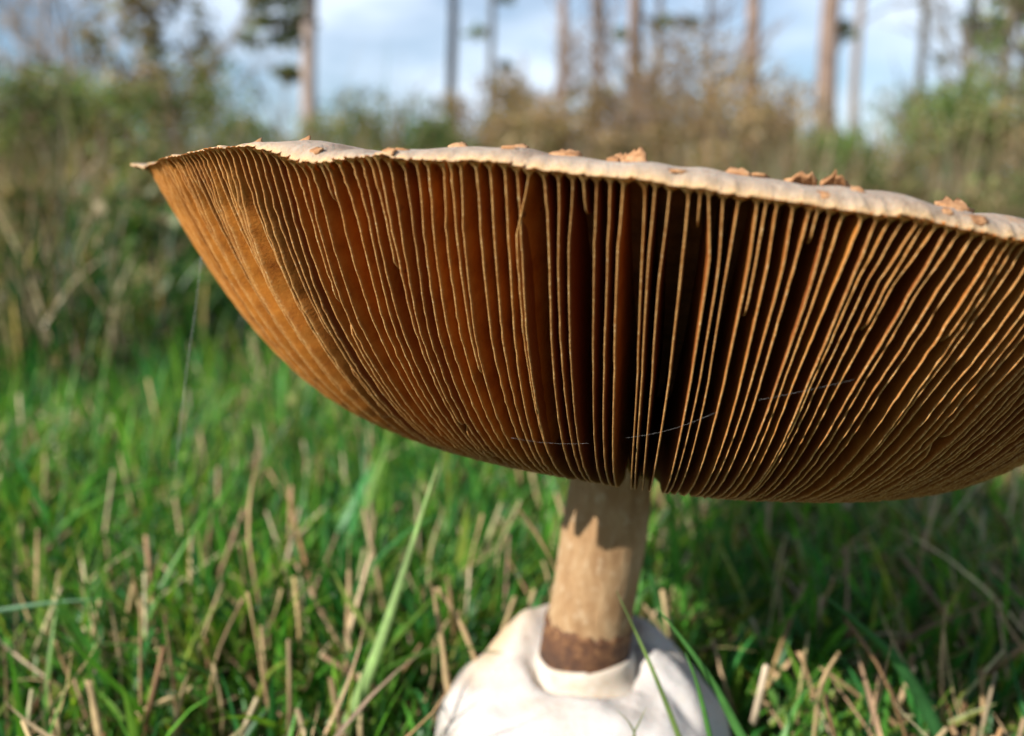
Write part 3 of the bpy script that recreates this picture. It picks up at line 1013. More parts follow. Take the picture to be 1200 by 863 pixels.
# ------------------------------------------------------------------ shrubs and trees behind
def leaf_cloud(n, centre, rad, size, pal, p, flat=0.3, clumps=14, seed=0):
    r = np.random.default_rng(seed)
    cl = r.normal(size=(clumps, 3)); cl /= np.linalg.norm(cl, axis=1)[:, None]
    cl *= r.uniform(0.35, 0.85, (clumps, 1))
    tone = r.uniform(0.6, 1.35, clumps)
    ci = r.integers(0, clumps, n)
    q = r.normal(size=(n, 3)); q /= np.linalg.norm(q, axis=1)[:, None]
    pts = cl[ci] + q * (r.random((n, 1)) ** 0.5) * r.uniform(0.22, 0.42, (clumps, 1))[ci]
    P = np.asarray(centre)[None] + pts * np.asarray(rad)[None]
    P[:, 2] = np.maximum(P[:, 2], 0.02)
    a = r.normal(size=(n, 3)); a /= np.linalg.norm(a, axis=1)[:, None]
    b = np.cross(a, r.normal(size=(n, 3))); b /= np.linalg.norm(b, axis=1)[:, None]
    s = size * r.uniform(0.5, 1.3, (n, 1))
    V = np.stack([P - a * s, P - b * s * 0.5, P + a * s, P + b * s * 0.5], 1).reshape(-1, 3)
    F = (np.arange(n) * 4)[:, None] + np.arange(4)[None]
    base = np.array(pal)[r.choice(len(pal), size=n, p=p)]
    c = np.clip(base * tone[ci][:, None] * (1 + 0.2 * r.normal(size=(n, 1))), 0.004, 0.9)
    return V, F, np.repeat(c, 4, 0)

def twigs(base, height, spread, n, r0, col, seed, levels=2):
    r = np.random.default_rng(seed)
    parts = []
    def grow(p, d, L, rad, lev):
        k = 5
        P = [p]
        dd = d.copy()
        for i in range(k - 1):
            dd = dd + r.normal(size=3) * 0.16 + np.array([0, 0, 0.04]); dd /= np.linalg.norm(dd)
            P.append(P[-1] + dd * L / (k - 1))
        P = np.array(P)
        V, F = tube(P, np.linspace(rad, rad * 0.45, k), 4 if lev else 6, True)
        parts.append((V, F, np.asarray(col) * r.uniform(0.7, 1.25)))
        if lev < levels:
            for _ in range(int(r.integers(4, 7))):
                t = r.uniform(0.25, 1.0)
                i = min(int(t * (k - 1)), k - 2)
                q = P[i] + (P[i + 1] - P[i]) * (t * (k - 1) - i)
                nd = dd + r.normal(size=3) * 0.55; nd[2] = abs(nd[2]) * 0.8 + 0.1; nd /= np.linalg.norm(nd)
                grow(q, nd, L * r.uniform(0.35, 0.6), rad * 0.5, lev + 1)
    for _ in range(n):
        d = np.array([r.normal() * spread, r.normal() * spread, 1.0]); d /= np.linalg.norm(d)
        o = np.asarray(base) + np.array([r.normal() * 0.05 * height, r.normal() * 0.05 * height, -0.05])
        grow(o, d, height * r.uniform(0.6, 1.0), r0 * r.uniform(0.6, 1.2), 0)
    return join(parts)

def shrub(name, label, cat, group, bearing, dist, h, wdt, pal, p, leaf_n, leaf_s, seed, twig_col=(0.16, 0.11, 0.07), nst=6, lv=2, low=0.45):
    b = polar(bearing, dist); b[2] = float(ground_z(b[0], b[1]))
    t = empty(name, tuple(b))
    tag(t, label, cat, group)
    V, F, c = twigs((0, 0, 0), h * 0.85, wdt / h * 0.45, nst, 0.012 * h, twig_col, seed, lv)
    link('stems', np_mesh('stems', V, F, M['bark'], c), t)
    if leaf_n:
        V, F, c = leaf_cloud(leaf_n, (0, 0, h * low), (wdt * 0.55, wdt * 0.55, h * 0.5), leaf_s, pal, p, seed=seed)
        link('foliage', np_mesh('foliage', V, F, M['leaf'], c, smooth=False), t)
    return t

G = [(0.11, 0.19, 0.045), (0.06, 0.115, 0.03), (0.21, 0.24, 0.075), (0.28, 0.21, 0.10)]
B = [(0.32, 0.20, 0.09), (0.22, 0.15, 0.075), (0.40, 0.30, 0.17), (0.17, 0.16, 0.06)]
brambles = [  # bearing, distance, height, width, palette mix, label
    (-30.5, 5.2, 0.86, 1.3, G, [.3, .3, .25, .15], 'leafy green bramble bush below a tall grey leafless tree'),
    (-25.0, 5.6, 0.92, 1.3, G, [.35, .3, .2, .15], 'dense green bramble bush between two rounded bushes'),
    (-20.0, 5.0, 0.90, 1.1, G, [.3, .2, .3, .2], 'yellowish green bush at the foot of the olive sapling'),
    (-15.5, 5.8, 0.66, 1.0, G, [.4, .4, .1, .1], 'low dark green bush in front of the open sky gap'),
    (-10.5, 5.6, 0.72, 1.0, G, [.15, .25, .3, .3], 'olive brown bush at the foot of the leafy pine'),
    (-5.5, 6.0, 0.78, 0.9, G, [.5, .3, .15, .05], 'small dark green bush beside the slim bare trunk'),
    (-1.5, 6.2, 0.98, 0.9, B, [.3, .3, .15, .25], 'upright rusty olive bush between the slim trunks'),
    (4.0, 5.6, 0.86, 1.1, B, [.2, .35, .15, .3], 'brown green bush under the group of slim trunks'),
    (9.0, 6.4, 1.28, 1.5, B, [.45, .25, .2, .1], 'tallest rusty brown bracken bush in front of the pines'),
    (13.5, 5.4, 0.85, 1.1, B, [.25, .2, .45, .1], 'pale tan dry bush beside the tallest rusty bush'),
    (18.5, 6.0, 0.66, 0.8, G, [.5, .4, .1, .0], 'dark green bush at the foot of the thick reddish trunk'),
    (22.5, 5.6, 0.86, 1.3, G, [.5, .2, .25, .05], 'bright green bush among the pine trunks'),
    (28.0, 5.6, 0.84, 1.2, G, [.15, .15, .35, .35], 'yellow brown bush beside the leafy green saplings'),
    (32.0, 5.0, 0.80, 1.2, B, [.2, .2, .4, .2], 'straw coloured bush at the end of the row'),
]
for k, (be, di, h, w, pal, p, lab) in enumerate(brambles):
    shrub('bush', lab, 'bush', 'bushes behind the rough grass', be, di, h * 1.22, w * 1.15, pal, p, 5200, 0.021, 300 + k, nst=7)

bank = [  # bearing, distance, height, width, palette mix, label
    (-29.5, 1.75, 0.25, 0.55, [.25, .45, .05, .25], 'low tangled bramble clump with dead brown leaves under the hedge'),
    (-24.5, 1.55, 0.20, 0.45, [.30, .60, .05, .05], 'low dark green bramble clump at the edge of the lawn'),
    (-20.0, 1.75, 0.26, 0.50, [.20, .55, .05, .20], 'dark bramble clump half hidden behind the lit cap edge'),
    (-26.5, 2.30, 0.34, 0.70, [.20, .25, .15, .40], 'brownish bramble clump behind the dark low one'),
    (-18.5, 2.40, 0.36, 0.70, [.25, .35, .10, .30], 'taller olive bramble clump behind the cap edge'),
    (-31.5, 2.60, 0.38, 0.70, [.15, .25, .20, .40], 'withered bramble clump before the leafy hedge'),
    (26.0, 2.30, 0.33, 0.60, [.10, .10, .30, .50], 'straw brown weed clump beyond the scaly side of the cap'),
]
for k, (be, di, h, w, p, lab) in enumerate(bank):
    if be < 0: di, h, w = di * 0.66, h * 0.64, w * 0.72
    shrub('bramble', lab, 'bramble', 'bramble clumps at the lawn edge', be, di, h, w, [tuple(v * 0.62 for v in q) for q in G], p, 2600, 0.011, 360 + k, (0.17, 0.11, 0.06), 9, 1, 0.42)
second = [
    (-29.0, 10, 1.75, 2.3, G, [.2, .2, .35, .25], 'tall olive bush standing behind the hedge near the grey tree'),
    (-22.5, 10, 1.95, 2.0, G, [.3, .3, .2, .2], 'tall green bush rising behind the olive sapling'),
    (-10.5, 11, 1.65, 1.5, B, [.2, .2, .2, .4], 'tall brown green bush round the foot of the leafy pine'),
    (-2.0, 11, 1.75, 1.5, B, [.25, .25, .1, .4], 'loose olive bush round the thin tufted pine'),
    (2.5, 10, 1.70, 1.6, B, [.35, .3, .2, .15], 'tall rusty bush before the slim rusty trunk'),
    (6.5, 11, 1.95, 1.8, B, [.4, .2, .2, .2], 'tall rust brown bush below the pale pinkish trunk'),
    (11.5, 10, 2.00, 1.9, B, [.45, .3, .15, .1], 'tallest rust bush behind the bracken'),
    (15.5, 10, 1.50, 1.5, B, [.2, .2, .5, .1], 'pale dry bush below the reddish trunk'),
    (23.5, 11, 1.75, 2.0, G, [.4, .2, .3, .1], 'tall fresh green bush round the dark trunk'),
    (27.5, 10, 1.80, 1.6, G, [.2, .2, .35, .25], 'tall yellow olive bush among the slim grey trunks'),
    (31.5, 10, 2.10, 1.8, G, [.4, .25, .2, .15], 'tall leafy bush at the end of the pine row'),
]
for k, (be, di, h, w, pal, p, lab) in enumerate(second):
    shrub('bush', lab, 'bush', 'bushes behind the rough grass', be, di, h, w, pal, p, 2600, 0.034, 380 + k, nst=7)

def leafless(be, di, h, lab, seed, col, n=3, leaves=0, pal=G, p=(.25, .25, .25, .25), w=1.2):
    t = shrub('sapling', lab, 'sapling', 'saplings behind the bushes', be, di, h, w, pal, list(p), leaves, 0.05, seed, col, n, 3, 0.62)
leafless(-27.0, 14, 4.3, 'tall grey leafless tree with a haze of fine twigs', 701, (0.34, 0.29, 0.27), 3, 420, [(0.20, 0.19, 0.12), (0.26, 0.21, 0.15), (0.15, 0.17, 0.07), (0.3, 0.24, 0.18)], (.3, .3, .2, .2), 2.2)
leafless(-20.3, 9, 2.7, 'olive leafy sapling standing tall above the bramble', 702, (0.24, 0.18, 0.11), 3, 1900, [(0.17, 0.17, 0.06), (0.24, 0.17, 0.09), (0.11, 0.13, 0.045), (0.28, 0.2, 0.12)], (.3, .3, .2, .2), 1.1)
leafless(1.0, 12, 2.8, 'thin leafless sapling right of the slim bare trunk', 703, (0.22, 0.16, 0.12), 2)
leafless(6.2, 12, 3.0, 'thin leafless sapling amid the clustered pine trunks', 704, (0.25, 0.17, 0.12), 3)
leafless(11.0, 11, 2.6, 'thin leafless sapling behind the rusty bracken', 705, (0.24, 0.17, 0.12), 3)
leafless(26.5, 10, 2.9, 'slender green sapling right of the dark pine trunk', 706, (0.14, 0.12, 0.08), 2, 420, G, (.5, .2, .2, .1), 0.9)
leafless(30.0, 9, 2.7, 'leafy yellow green sapling at the edge of the pines', 707, (0.16, 0.13, 0.08), 3, 700, G, (.4, .1, .3, .2), 1.3)

def pine(be, di, r0, lab, seed, col, lean=0.0, limbs=(), H=15.0):
    """limbs: list of (height, azimuth deg, length, droop, foliage count, foliage radius)"""
    r = np.random.default_rng(seed)
    b = polar(be, di); b[2] = float(ground_z(b[0], b[1]))
    t = empty('pine_tree', tuple(b))
    tag(t, lab, 'pine tree', 'pine trees along the far edge')
    z = np.linspace(-0.2, H, 18)
    P = np.stack([lean * z + 0.06 * sn(z, seed, 3, .5), 0.06 * sn(z, seed + 1, 3, .5), z], -1)
    rad = r0 * (1 - 0.72 * np.clip(z / H, 0, 1)) * (1 + 0.25 * np.exp(-np.maximum(z, 0) * 2))
    V, F = tube(P, rad, 10)
    parts = [(V, F, col)]
    lparts, fparts = [], []
    alll = list(limbs)
    for k in range(9):
        alll.append((r.uniform(H * 0.55, H * 0.97), r.uniform(0, 360), r.uniform(1.2, 2.4), r.uniform(-.1, .3), 90, 0.8))
    for (hz, az, Ln, dr, fn, fr) in alll:
        p0 = np.array([np.interp(hz, z, P[:, 0]), np.interp(hz, z, P[:, 1]), hz])
        s = np.linspace(0, 1, 6)
        d = np.array([math.sin(R_(az)), math.cos(R_(az))])
        Q = np.stack([p0[0] + d[0] * Ln * s, p0[1] + d[1] * Ln * s, p0[2] + Ln * (dr * s - 0.25 * s ** 2) + 0.05 * r.normal(size=6) * s], -1)
        rl = 0.28 * np.interp(hz, z, rad) + 0.01
        V, F = tube(Q, np.linspace(rl, rl * 0.3, 6), 6)
        lparts.append((V, F, np.broadcast_to(np.asarray(col) * 0.6, (len(V), 3))))
        if fn:
            V, F, c = leaf_cloud(fn, Q[4], (fr, fr, fr * 0.55), 0.10, [(0.11, 0.15, 0.05), (0.06, 0.10, 0.035), (0.19, 0.19, 0.07)], [.4, .35, .25], clumps=14, seed=int(seed * 31 + hz * 100))
            fparts.append((V, F, c))
    V, F, c = join(parts)
    link('trunk', np_mesh('trunk', V, F, M['bark'], c), t)
    for V, F, c in lparts:
        link('limb', np_mesh('limb', V, F, M['bark'], c), t)
    V, F, c = join(fparts)
    link('crown', np_mesh('crown', V, F, M['needle'], c, smooth=False), t)
RED, GREY, DARK, PALE = (0.22, 0.16, 0.13), (0.24, 0.205, 0.185), (0.10, 0.10, 0.095), (0.33, 0.27, 0.245)
pines = [
    (-11.9, 22, 0.20, 'grey pine trunk with olive foliage hanging on one side', 21, PALE, 0.02, [(4.7, 270, 0.9, 0, 800, 1.1), (5.7, 275, 0.9, 0, 800, 1.15), (3.6, 270, 0.5, 0, 420, .45), (6.2, 90, .9, .1, 90, .5)]),
    (-3.9, 24, 0.155, 'slim bare grey brown pine trunk alone against pale sky', 22, GREY, 0.035, []),
    (-1.2, 25, 0.11, 'thin pine with small dark green tufts beside bare trunk', 23, DARK, 0.0, [(4.4, 80, .5, 0, 60, .3), (5.2, 270, .5, 0, 60, .35), (6.0, 100, .5, 0, 60, .3)]),
    (3.1, 22, 0.135, 'slim rusty brown pine trunk at the start of the cluster', 24, RED, 0.0, []),
    (4.9, 27, 0.20, 'pale pinkish pine trunk inside the cluster', 25, PALE, 0.0, [(5.5, 100, .8, 0, 70, .5)]),
    (7.2, 24, 0.22, 'broad reddish pine trunk closing the cluster of slim trunks', 26, RED, 0.0, [(5.2, 90, .7, 0, 90, .45)]),
    (8.6, 30, 0.15, 'distant grey trunk just behind the broad reddish one', 27, GREY, 0.0, [(6.5, 60, .8, 0, 80, .5)]),
    (13.6, 22, 0.19, 'reddish pine trunk rising out of the rusty bracken', 28, RED, 0.01, []),
    (11.5, 30, 0.13, 'thin greyish pine trunk behind the rusty bracken', 36, GREY, 0.0, [(6.4, 270, .9, 0, 90, .5)]),
    (18.0, 20, 0.22, 'thickest reddish brown pine trunk above the dark green bush', 29, RED, 0.015, []),
    (19.5, 24, 0.12, 'thin grey pine trunk next to the thickest trunk', 30, GREY, 0.01, []),
    (22.7, 21, 0.10, 'thin dark pine trunk with a long drooping needle branch', 31, DARK, 0.0, [(4.6, 270, 2.0, -.15, 150, .55), (5.4, 280, 1.6, -.1, 130, .5), (3.6, 90, .5, -.1, 30, .2), (5.3, 80, 1.2, 0, 90, .5)]),
    (25.2, 23, 0.12, 'thin grey green pine trunk right of the drooping branch', 32, GREY, 0.0, [(5.4, 90, .9, 0, 220, .6), (4.2, 95, .6, 0, 160, .45)]),
    (27.0, 26, 0.15, 'slim grey pine trunk among leafy saplings', 33, GREY, 0.0, [(5.6, 70, 1.2, 0, 420, .8), (4.4, 80, 1.0, 0, 320, .7), (5.0, 260, .8, 0, 260, .6)]),
    (29.3, 22, 0.12, 'slim pine with thick dark needle foliage at the end', 34, DARK, 0.0, [(4.8, 90, 1.0, 0, 420, .8), (5.6, 260, 1.0, 0, 360, .7), (3.9, 100, .9, 0, 260, .6)]),
]
for a in pines:
    pine(*a)

# ------------------------------------------------------------------ blades, stalks, dew and silk close to the mushroom
NEAR_BLADES = [  # label, path, width, colour
    ('broad pale green grass blade slanting tall beside the mushroom stem', [(-0.0397, 0.198, 0.0012), (-0.0382, 0.198, 0.0047), (-0.0283, 0.197, 0.0302), (-0.0162, 0.195, 0.0679)], 0.0042, (0.30, 0.43, 0.17)),
    ('slim grass blade curving across the white mushroom base', [(0.0317, 0.158, 0.0215), (0.03, 0.158, 0.0276), (0.025, 0.16, 0.0402), (0.0189, 0.163, 0.0532)], 0.0013, (0.16, 0.24, 0.07)),
    ('broad green grass blade leaning over the side of the white base', [(0.0455, 0.16, 0.0203), (0.0418, 0.16, 0.0265), (0.0352, 0.16, 0.0386), (0.026, 0.16, 0.0512)], 0.0022, (0.09, 0.25, 0.06)),
    ('short upright thin grass blade in front of the white base', [(0.0363, 0.157, 0.0221), (0.0354, 0.157, 0.0282), (0.0328, 0.157, 0.0384), (0.0306, 0.157, 0.0441)], 0.0012, (0.1, 0.26, 0.06)),
    ('tiny pale grass sprig bending left before the white base', [(0.0225, 0.155, 0.0233), (0.0219, 0.155, 0.0288), (0.0207, 0.155, 0.0318), (0.0184, 0.155, 0.0343)], 0.0005, (0.25, 0.28, 0.15)),
    ('tiny pale grass sprig bending right before the white base', [(0.0207, 0.155, 0.0233), (0.0215, 0.155, 0.0293), (0.0226, 0.155, 0.0322), (0.0238, 0.155, 0.035)], 0.0005, (0.25, 0.28, 0.15)),
    ('long bluish grass blade lying almost level above the lawn', [(-0.1398, 0.21, 0.0137), (-0.1286, 0.21, 0.0265), (-0.1122, 0.21, 0.0308), (-0.0957, 0.21, 0.0324)], 0.0019, (0.13, 0.27, 0.14)),
    ('arching dark green blade with a pale tip in the cap shadow', [(0.1017, 0.195, -0.0073), (0.0939, 0.195, 0.0091), (0.0823, 0.19, 0.0266), (0.0649, 0.185, 0.043)], 0.0034, (0.06, 0.2, 0.06)),
    ('wide green blade standing behind the brown bent stalk', [(0.1003, 0.2, -0.0084), (0.0944, 0.2, 0.0063), (0.0895, 0.2, 0.0167), (0.0855, 0.2, 0.0258)], 0.004, (0.06, 0.25, 0.05)),
    ('bright broad blade rising close behind the stem', [(0.048, 0.25, 0.0015), (0.0469, 0.25, 0.0166), (0.0446, 0.25, 0.034), (0.0428, 0.25, 0.0509)], 0.0042, (0.12, 0.34, 0.05)),
    ('dark leaning blade touching the shaded side of the stem', [(0.043, 0.235, 0.0061), (0.0396, 0.235, 0.0168), (0.0366, 0.235, 0.0274), (0.0338, 0.235, 0.0367)], 0.003, (0.05, 0.16, 0.04)),
    ('upright green blade behind the white base under the cap', [(0.0612, 0.27, -0.0078), (0.0592, 0.27, 0.0085), (0.0567, 0.27, 0.0246), (0.0544, 0.27, 0.0417)], 0.0034, (0.08, 0.26, 0.05)),
    ('tall loose blade bending beneath the shaded gills', [(0.0794, 0.28, -0.0124), (0.0743, 0.28, 0.0017), (0.0667, 0.28, 0.0211), (0.0636, 0.28, 0.0361)], 0.003, (0.07, 0.22, 0.05)),
    ('yellowish blade tip poking up behind the broad pale blade', [(-0.0283, 0.225, 0.004), (-0.0356, 0.225, 0.0166), (-0.0412, 0.225, 0.0257), (-0.045, 0.225, 0.0339)], 0.0026, (0.24, 0.32, 0.08)),
    ('pale green blade leaning under the hanging edge of the cap', [(-0.061, 0.33, -0.0027), (-0.0544, 0.33, 0.0135), (-0.0494, 0.33, 0.0295), (-0.0442, 0.33, 0.0427)], 0.0038, (0.22, 0.36, 0.1)),
]
NEAR_STALKS = [  # label, path, radius, paleness
    ('thin straight straw stalk standing alone in green grass', [(-0.0835, 0.195, -0.0073), (-0.0819, 0.195, 0.0212), (-0.0808, 0.195, 0.0389)], 0.00045, 0.8),
    ('pale thin straw stalk at the outer edge of the lawn', [(-0.1125, 0.195, -0.0073), (-0.112, 0.195, 0.0111), (-0.1114, 0.195, 0.0277)], 0.0006, 0.9),
    ('short thick straw stump with a slanted end', [(-0.0883, 0.19, -0.0041), (-0.0897, 0.19, 0.0119), (-0.091, 0.19, 0.0221)], 0.0009, 1),
    ('thick crooked straw stalk leaning left in a pair', [(-0.0756, 0.2, -0.0106), (-0.0767, 0.2, 0.0167), (-0.0778, 0.2, 0.0329)], 0.00085, 0.8),
    ('thick straw stalk leaning right in a pair', [(-0.0772, 0.195, -0.0073), (-0.0743, 0.195, 0.0111), (-0.0711, 0.195, 0.022)], 0.00085, 1),
    ('drooping straw seed stalk with a bleached tip', [(-0.0705, 0.25, 0.0116), (-0.073, 0.25, 0.0364), (-0.0699, 0.25, 0.0557)], 0.0008, 0.9),
    ('brown straw stalk slanting towards the middle of the stem', [(0.0131, 0.222, 0.0302), (0.0071, 0.222, 0.0425), (0.0021, 0.222, 0.0499)], 0.0008, 0.75),
    ('upright straw stalk in the clump beside the white base', [(-0.0151, 0.205, 0.0141), (-0.0165, 0.205, 0.0266), (-0.0181, 0.205, 0.0369)], 0.0008, 1),
    ('bent straw stalk leaning in the clump beside the white base', [(-0.0068, 0.207, 0.0131), (-0.0119, 0.207, 0.0278), (-0.0173, 0.207, 0.0361)], 0.0008, 0.95),
    ('long leaning straw stalk with a flat cut top', [(-0.0528, 0.2, -0.0106), (-0.0564, 0.2, 0.0187), (-0.059, 0.2, 0.0379)], 0.0008, 0.8),
    ('brown bent stalk leaning left in the shade of the cap', [(0.0886, 0.19, -0.0001), (0.0808, 0.19, 0.0217), (0.0713, 0.19, 0.0356)], 0.00095, 0.5),
    ('short orange brown stump at the bottom of the shade', [(0.0671, 0.175, 0.0074), (0.0645, 0.175, 0.0184), (0.0621, 0.175, 0.0261)], 0.0009, 0.6),
    ('short straw stump beside the brown bent stalk', [(0.0731, 0.205, 0.0014), (0.0698, 0.205, 0.012), (0.0666, 0.205, 0.0215)], 0.001, 0.8),
    ('straw stalk lying low across the shaded grass', [(0.0898, 0.205, 0.0035), (0.0804, 0.205, 0.011), (0.0715, 0.205, 0.0179)], 0.0008, 0.8),
    ('upright tan straw stalk in the far shade', [(0.105, 0.2, -0.0084), (0.1032, 0.2, 0.0063), (0.1011, 0.2, 0.0187)], 0.0008, 0.7),
    ('upright pale straw stalk beside the tan one', [(0.1093, 0.2, -0.0084), (0.1076, 0.2, 0.0063), (0.1061, 0.2, 0.0193)], 0.0008, 0.85),
]
DEW = [(-0.0659, 0.24, 0.0207), (-0.0668, 0.235, 0.0204), (-0.047, 0.235, 0.0234), (-0.0868, 0.205, 0.02), (-0.0517, 0.205, 0.02), (-0.0394, 0.21, 0.0187), (-0.075, 0.23, 0.0241), (0.0016, 0.24, 0.0271), (-0.1275, 0.42, 0.0341), (-0.0736, 0.19, 0.0194), (-0.0311, 0.22, 0.0244), (-0.0209, 0.26, 0.028), (0.0645, 0.25, 0.0129), (0.1504, 0.33, 0.0167)]
SILK = [(-0.0552, 0.168, 0.1135), (-0.0583, 0.172, 0.1025), (-0.062, 0.176, 0.0899), (-0.0672, 0.182, 0.0692)]

def path_interp(P, n):
    P = np.asarray(P, float)
    t = np.linspace(0, 1, len(P)); q = np.linspace(0, 1, n)
    out = np.zeros((n, 3))
    # Catmull-Rom through the points
    for k, tt in enumerate(q):
        i = min(int(tt * (len(P) - 1)), len(P) - 2); f = tt * (len(P) - 1) - i
        p0, p1, p2, p3 = P[max(i - 1, 0)], P[i], P[i + 1], P[min(i + 2, len(P) - 1)]
        out[k] = 0.5 * ((2 * p1) + (p2 - p0) * f + (2 * p0 - 5 * p1 + 4 * p2 - p3) * f ** 2 + (3 * p1 - p0 - 3 * p2 + p3) * f ** 3)
    return out

def to_soil(P):
    """carry a path on downwards until it stands in the soil"""
    P = [np.asarray(p, float) for p in P]
    d = P[0] - P[1]; d /= np.linalg.norm(d)
    d[2] = min(d[2], -0.6)
    if P[0][2] > -0.004:
        P = [P[0] + d * (P[0][2] + 0.006) / -d[2]] + P
    return np.array(P)

def one_blade(name, label, P, w, col, group):
    n = 14
    Q = path_interp(to_soil(P), n)
    base = Q[0].copy()
    T = np.gradient(Q, axis=0); T /= np.linalg.norm(T, axis=1)[:, None]
    view = np.array([0.25, 1.0, 0.1])
    S = np.cross(T, view); S /= np.linalg.norm(S, axis=1)[:, None]
    Nn = np.cross(S, T)
    t = np.linspace(0, 1, n)
    prof = np.clip(1 - t ** 2.6, 0.04, 1) * (0.7 + 0.3 * np.minimum(1, 3 * t)) * 0.5 * w
    th = 0.00012
    k = np.array([-1, -0.5, 0, 0.5, 1])
    fold = np.abs(k) * 0.35
    top = Q[:, None] + S[:, None] * (k[None, :, None] * prof[:, None, None]) + Nn[:, None] * (fold[None, :, None] * prof[:, None, None])
    bot = top + Nn[:, None] * th * 1.0
    V = np.concatenate([top.reshape(-1, 3), bot.reshape(-1, 3)]) - base
    i = np.arange(n - 1)[:, None] * 5; j = np.arange(4)[None]
    a = np.stack([i + j, i + j + 1, i + 5 + j + 1, i + 5 + j], -1).reshape(-1, 4)
    m = n * 5
    rim = np.array([x * 5 for x in range(n)] + [(n - 1) * 5 + y for y in range(1, 5)] + [x * 5 + 4 for x in range(n - 2, -1, -1)] + [3, 2, 1])
    nx = np.roll(rim, -1)
    c = np.stack([rim, nx, nx + m, rim + m], -1)
    cc = np.asarray(col)[None] * (0.8 + 0.35 * t[:, None]) * np.array([1, 1, 1])
    cc = np.repeat(cc[:, None], 5, 1) * (1 + 0.12 * np.cos(k * 9))[None, :, None]
    cc = np.tile(cc.reshape(-1, 3), (2, 1))
    o = link(name, np_mesh(name, V, np.vstack([a, a[:, ::-1] + m, c]), M['grass'], cc), None, tuple(base))
    tag(o, label, 'grass blade', group)
    return o

for lab, P, w, col in NEAR_BLADES:
    one_blade('grass_blade', lab, P, w, col, 'single grass blades near the mushroom')

def one_stalk(name, label, P, r0, pale, group):
    P = to_soil(P)
    Q = path_interp(P, 9)
    base = Q[0].copy()
    rad = r0 * (1 - rng.uniform(0.25, 0.75) * np.linspace(0, 1, 9) ** 1.5) * (1 + 0.15 * rng.normal(size=9))
    V, F = tube(Q - base, rad, 7)
    fa = rng.normal(size=3); fa[2] *= 0.2; fa /= np.linalg.norm(fa)
    off = V[:63] - np.repeat(Q - base, 7, 0)
    V[:63] -= 0.65 * (off @ fa)[:, None] * fa[None]
    # slanted, frayed cut end
    V[-9:-2] += rng.normal(size=(7, 3)) * r0 * 0.3
    col = np.array([0.42, 0.30, 0.16]) * pale * np.array([1, 0.6 + 0.4 * pale, 0.45 + 0.55 * pale])
    cc = col[None] * (1 + 0.18 * rng.normal(size=(len(V), 1)))
    o = link(name, np_mesh(name, V, F, M['straw'], np.clip(cc, 0.01, 0.9)), None, tuple(base))
    tag(o, label, 'straw stalk', group)
    return o

for lab, P, r0, pale in NEAR_STALKS:
    one_stalk('straw_stalk', lab, P, r0, pale, 'single straw stalks near the mushroom')

def stump_field():
    """the larger cut stalks one can count in the foreground"""
    k = 0
    while k < 46:
        x, y = rng.uniform(-0.15, 0.15), rng.uniform(0.16, 0.29)
        if not clear_of_mushroom(np.array([x]), np.array([y]), 0.004)[0] or abs(x) > y * 0.62:
            continue
        if x > 0.05 and rng.random() < 0.5:
            continue
        L = rng.uniform(0.018, 0.042); a = rng.uniform(0, 6.283); le = abs(rng.normal(0.15, 0.22))
        p0 = np.array([x, y, -0.006])
        dv = np.array([math.sin(le) * math.cos(a), math.sin(le) * math.sin(a), math.cos(le)])
        pale = rng.uniform(0.7, 1.3)
        lab = '%s %s straw stump standing %s' % ('leaning' if le > 0.2 else 'upright', 'pale' if pale > 0.95 else 'tan brown',
              'beside the white mushroom base' if math.hypot(x - 0.016, y - 0.203) < 0.062 else ('in the cap shadow' if x > 0.03 else 'in the open green lawn'))
        one_stalk('straw_stump', lab, [p0, p0 + dv * L * 0.55 + rng.normal(size=3) * 0.0022, p0 + dv * L + rng.normal(size=3) * 0.002],
                  rng.uniform(0.0004, 0.0009), pale, 'cut straw stumps')
        k += 1
stump_field()

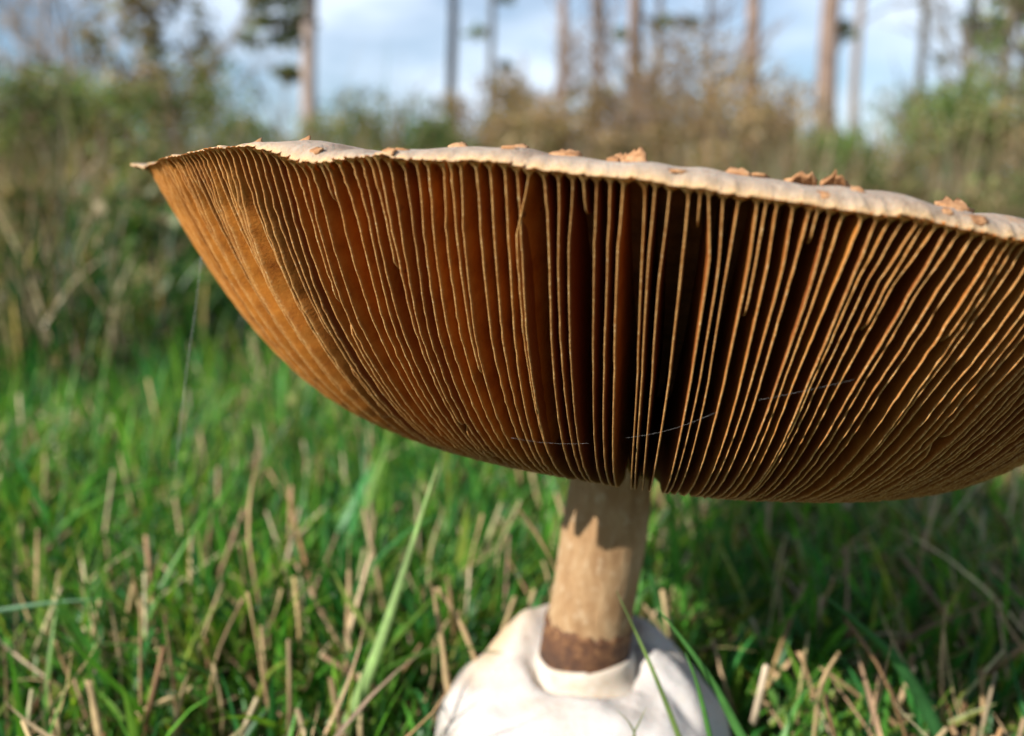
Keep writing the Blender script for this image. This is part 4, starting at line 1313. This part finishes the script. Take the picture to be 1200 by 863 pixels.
def drop(P, r, group):
    me = bpy.data.meshes.get('dew_drop')
    if me is None:
        nu, nv = 20, 12
        a = np.linspace(0, 2 * np.pi, nu, endpoint=False); b = np.linspace(0, np.pi, nv)
        A, Bb = np.meshgrid(a, b, indexing='xy')
        V = np.stack([np.sin(Bb) * np.cos(A), np.sin(Bb) * np.sin(A), np.cos(Bb) * 0.92], -1).reshape(-1, 3)
        i = np.arange(nv - 1)[:, None] * nu; j = np.arange(nu)[None]; kk = (j + 1) % nu
        me = np_mesh('dew_drop', V, np.stack([i + j, i + nu + j, i + nu + kk, i + kk], -1).reshape(-1, 4), M['dew'])
    o = link('dew_drop', me, None, tuple(P))
    o.scale = (r, r, r)
    tag(o, 'tiny glinting dew drop on the tip of a grass blade', 'dew drop', group)

for k, P in enumerate(DEW):
    P = np.array(P)
    drop(P, 0.0005 + 0.0003 * rng.random(), 'dew drops on the grass')
    foot = P * np.array([1, 1, 0]) + np.array([rng.normal() * 0.01, 0.006 + 0.01 * rng.random(), -0.006])
    one_blade('grass_blade', 'thin grass blade carrying a dew drop at its tip', [foot, (foot + P) / 2 + np.array([rng.normal() * 0.003, 0.003, 0.004]), P - np.array([0, 0, 0.0003])],
              0.0016, GREENS[k % 5], 'dewy grass blades')

# spider silk
def silk(label, P, r):
    P = np.asarray(P, float)
    b = P[0].copy()
    V, F = tube(P - b, r, 5)
    o = link('spider_thread', np_mesh('spider_thread', V, F, M['silk']), None, tuple(b))
    tag(o, label, 'spider thread', 'spider threads on the mushroom')
silk('fine spider thread hanging from the lit edge of the cap', path_interp(SILK, 12), 0.000028)
def on_gills(th0, u0, th1, u1, sag, out=0.0004):
    t = np.linspace(0, 1, 14)
    Q = []
    for k in t:
        th = th0 + (th1 - th0) * k; u = u0 + (u1 - u0) * k - sag * math.sin(math.pi * k)
        Rt = float(cap_R(th)); H, wv = cap_H(th)
        rho = Rt * (CAP['rb'] + (1 - CAP['rb']) * u) + out; h = float(H) * max(u, 0) ** CAP['m'] - out
        Q.append(to_world(np.array(rho * math.sin(th)), np.array(-rho * math.cos(th)), np.array(h)))
    return np.array(Q)
silk('spider thread strung across the lit middle gills', on_gills(-0.42, 0.532, -0.281, 0.562, 0.01), 0.000004)
silk('spider thread strung across the dark gills above the stem', on_gills(-0.22, 0.60, -0.095, 0.70, 0.01), 0.000004)
silk('spider thread slanting over the striped shaded gills', on_gills(-0.044, 0.736, 0.069, 0.793, 0.0), 0.000004)
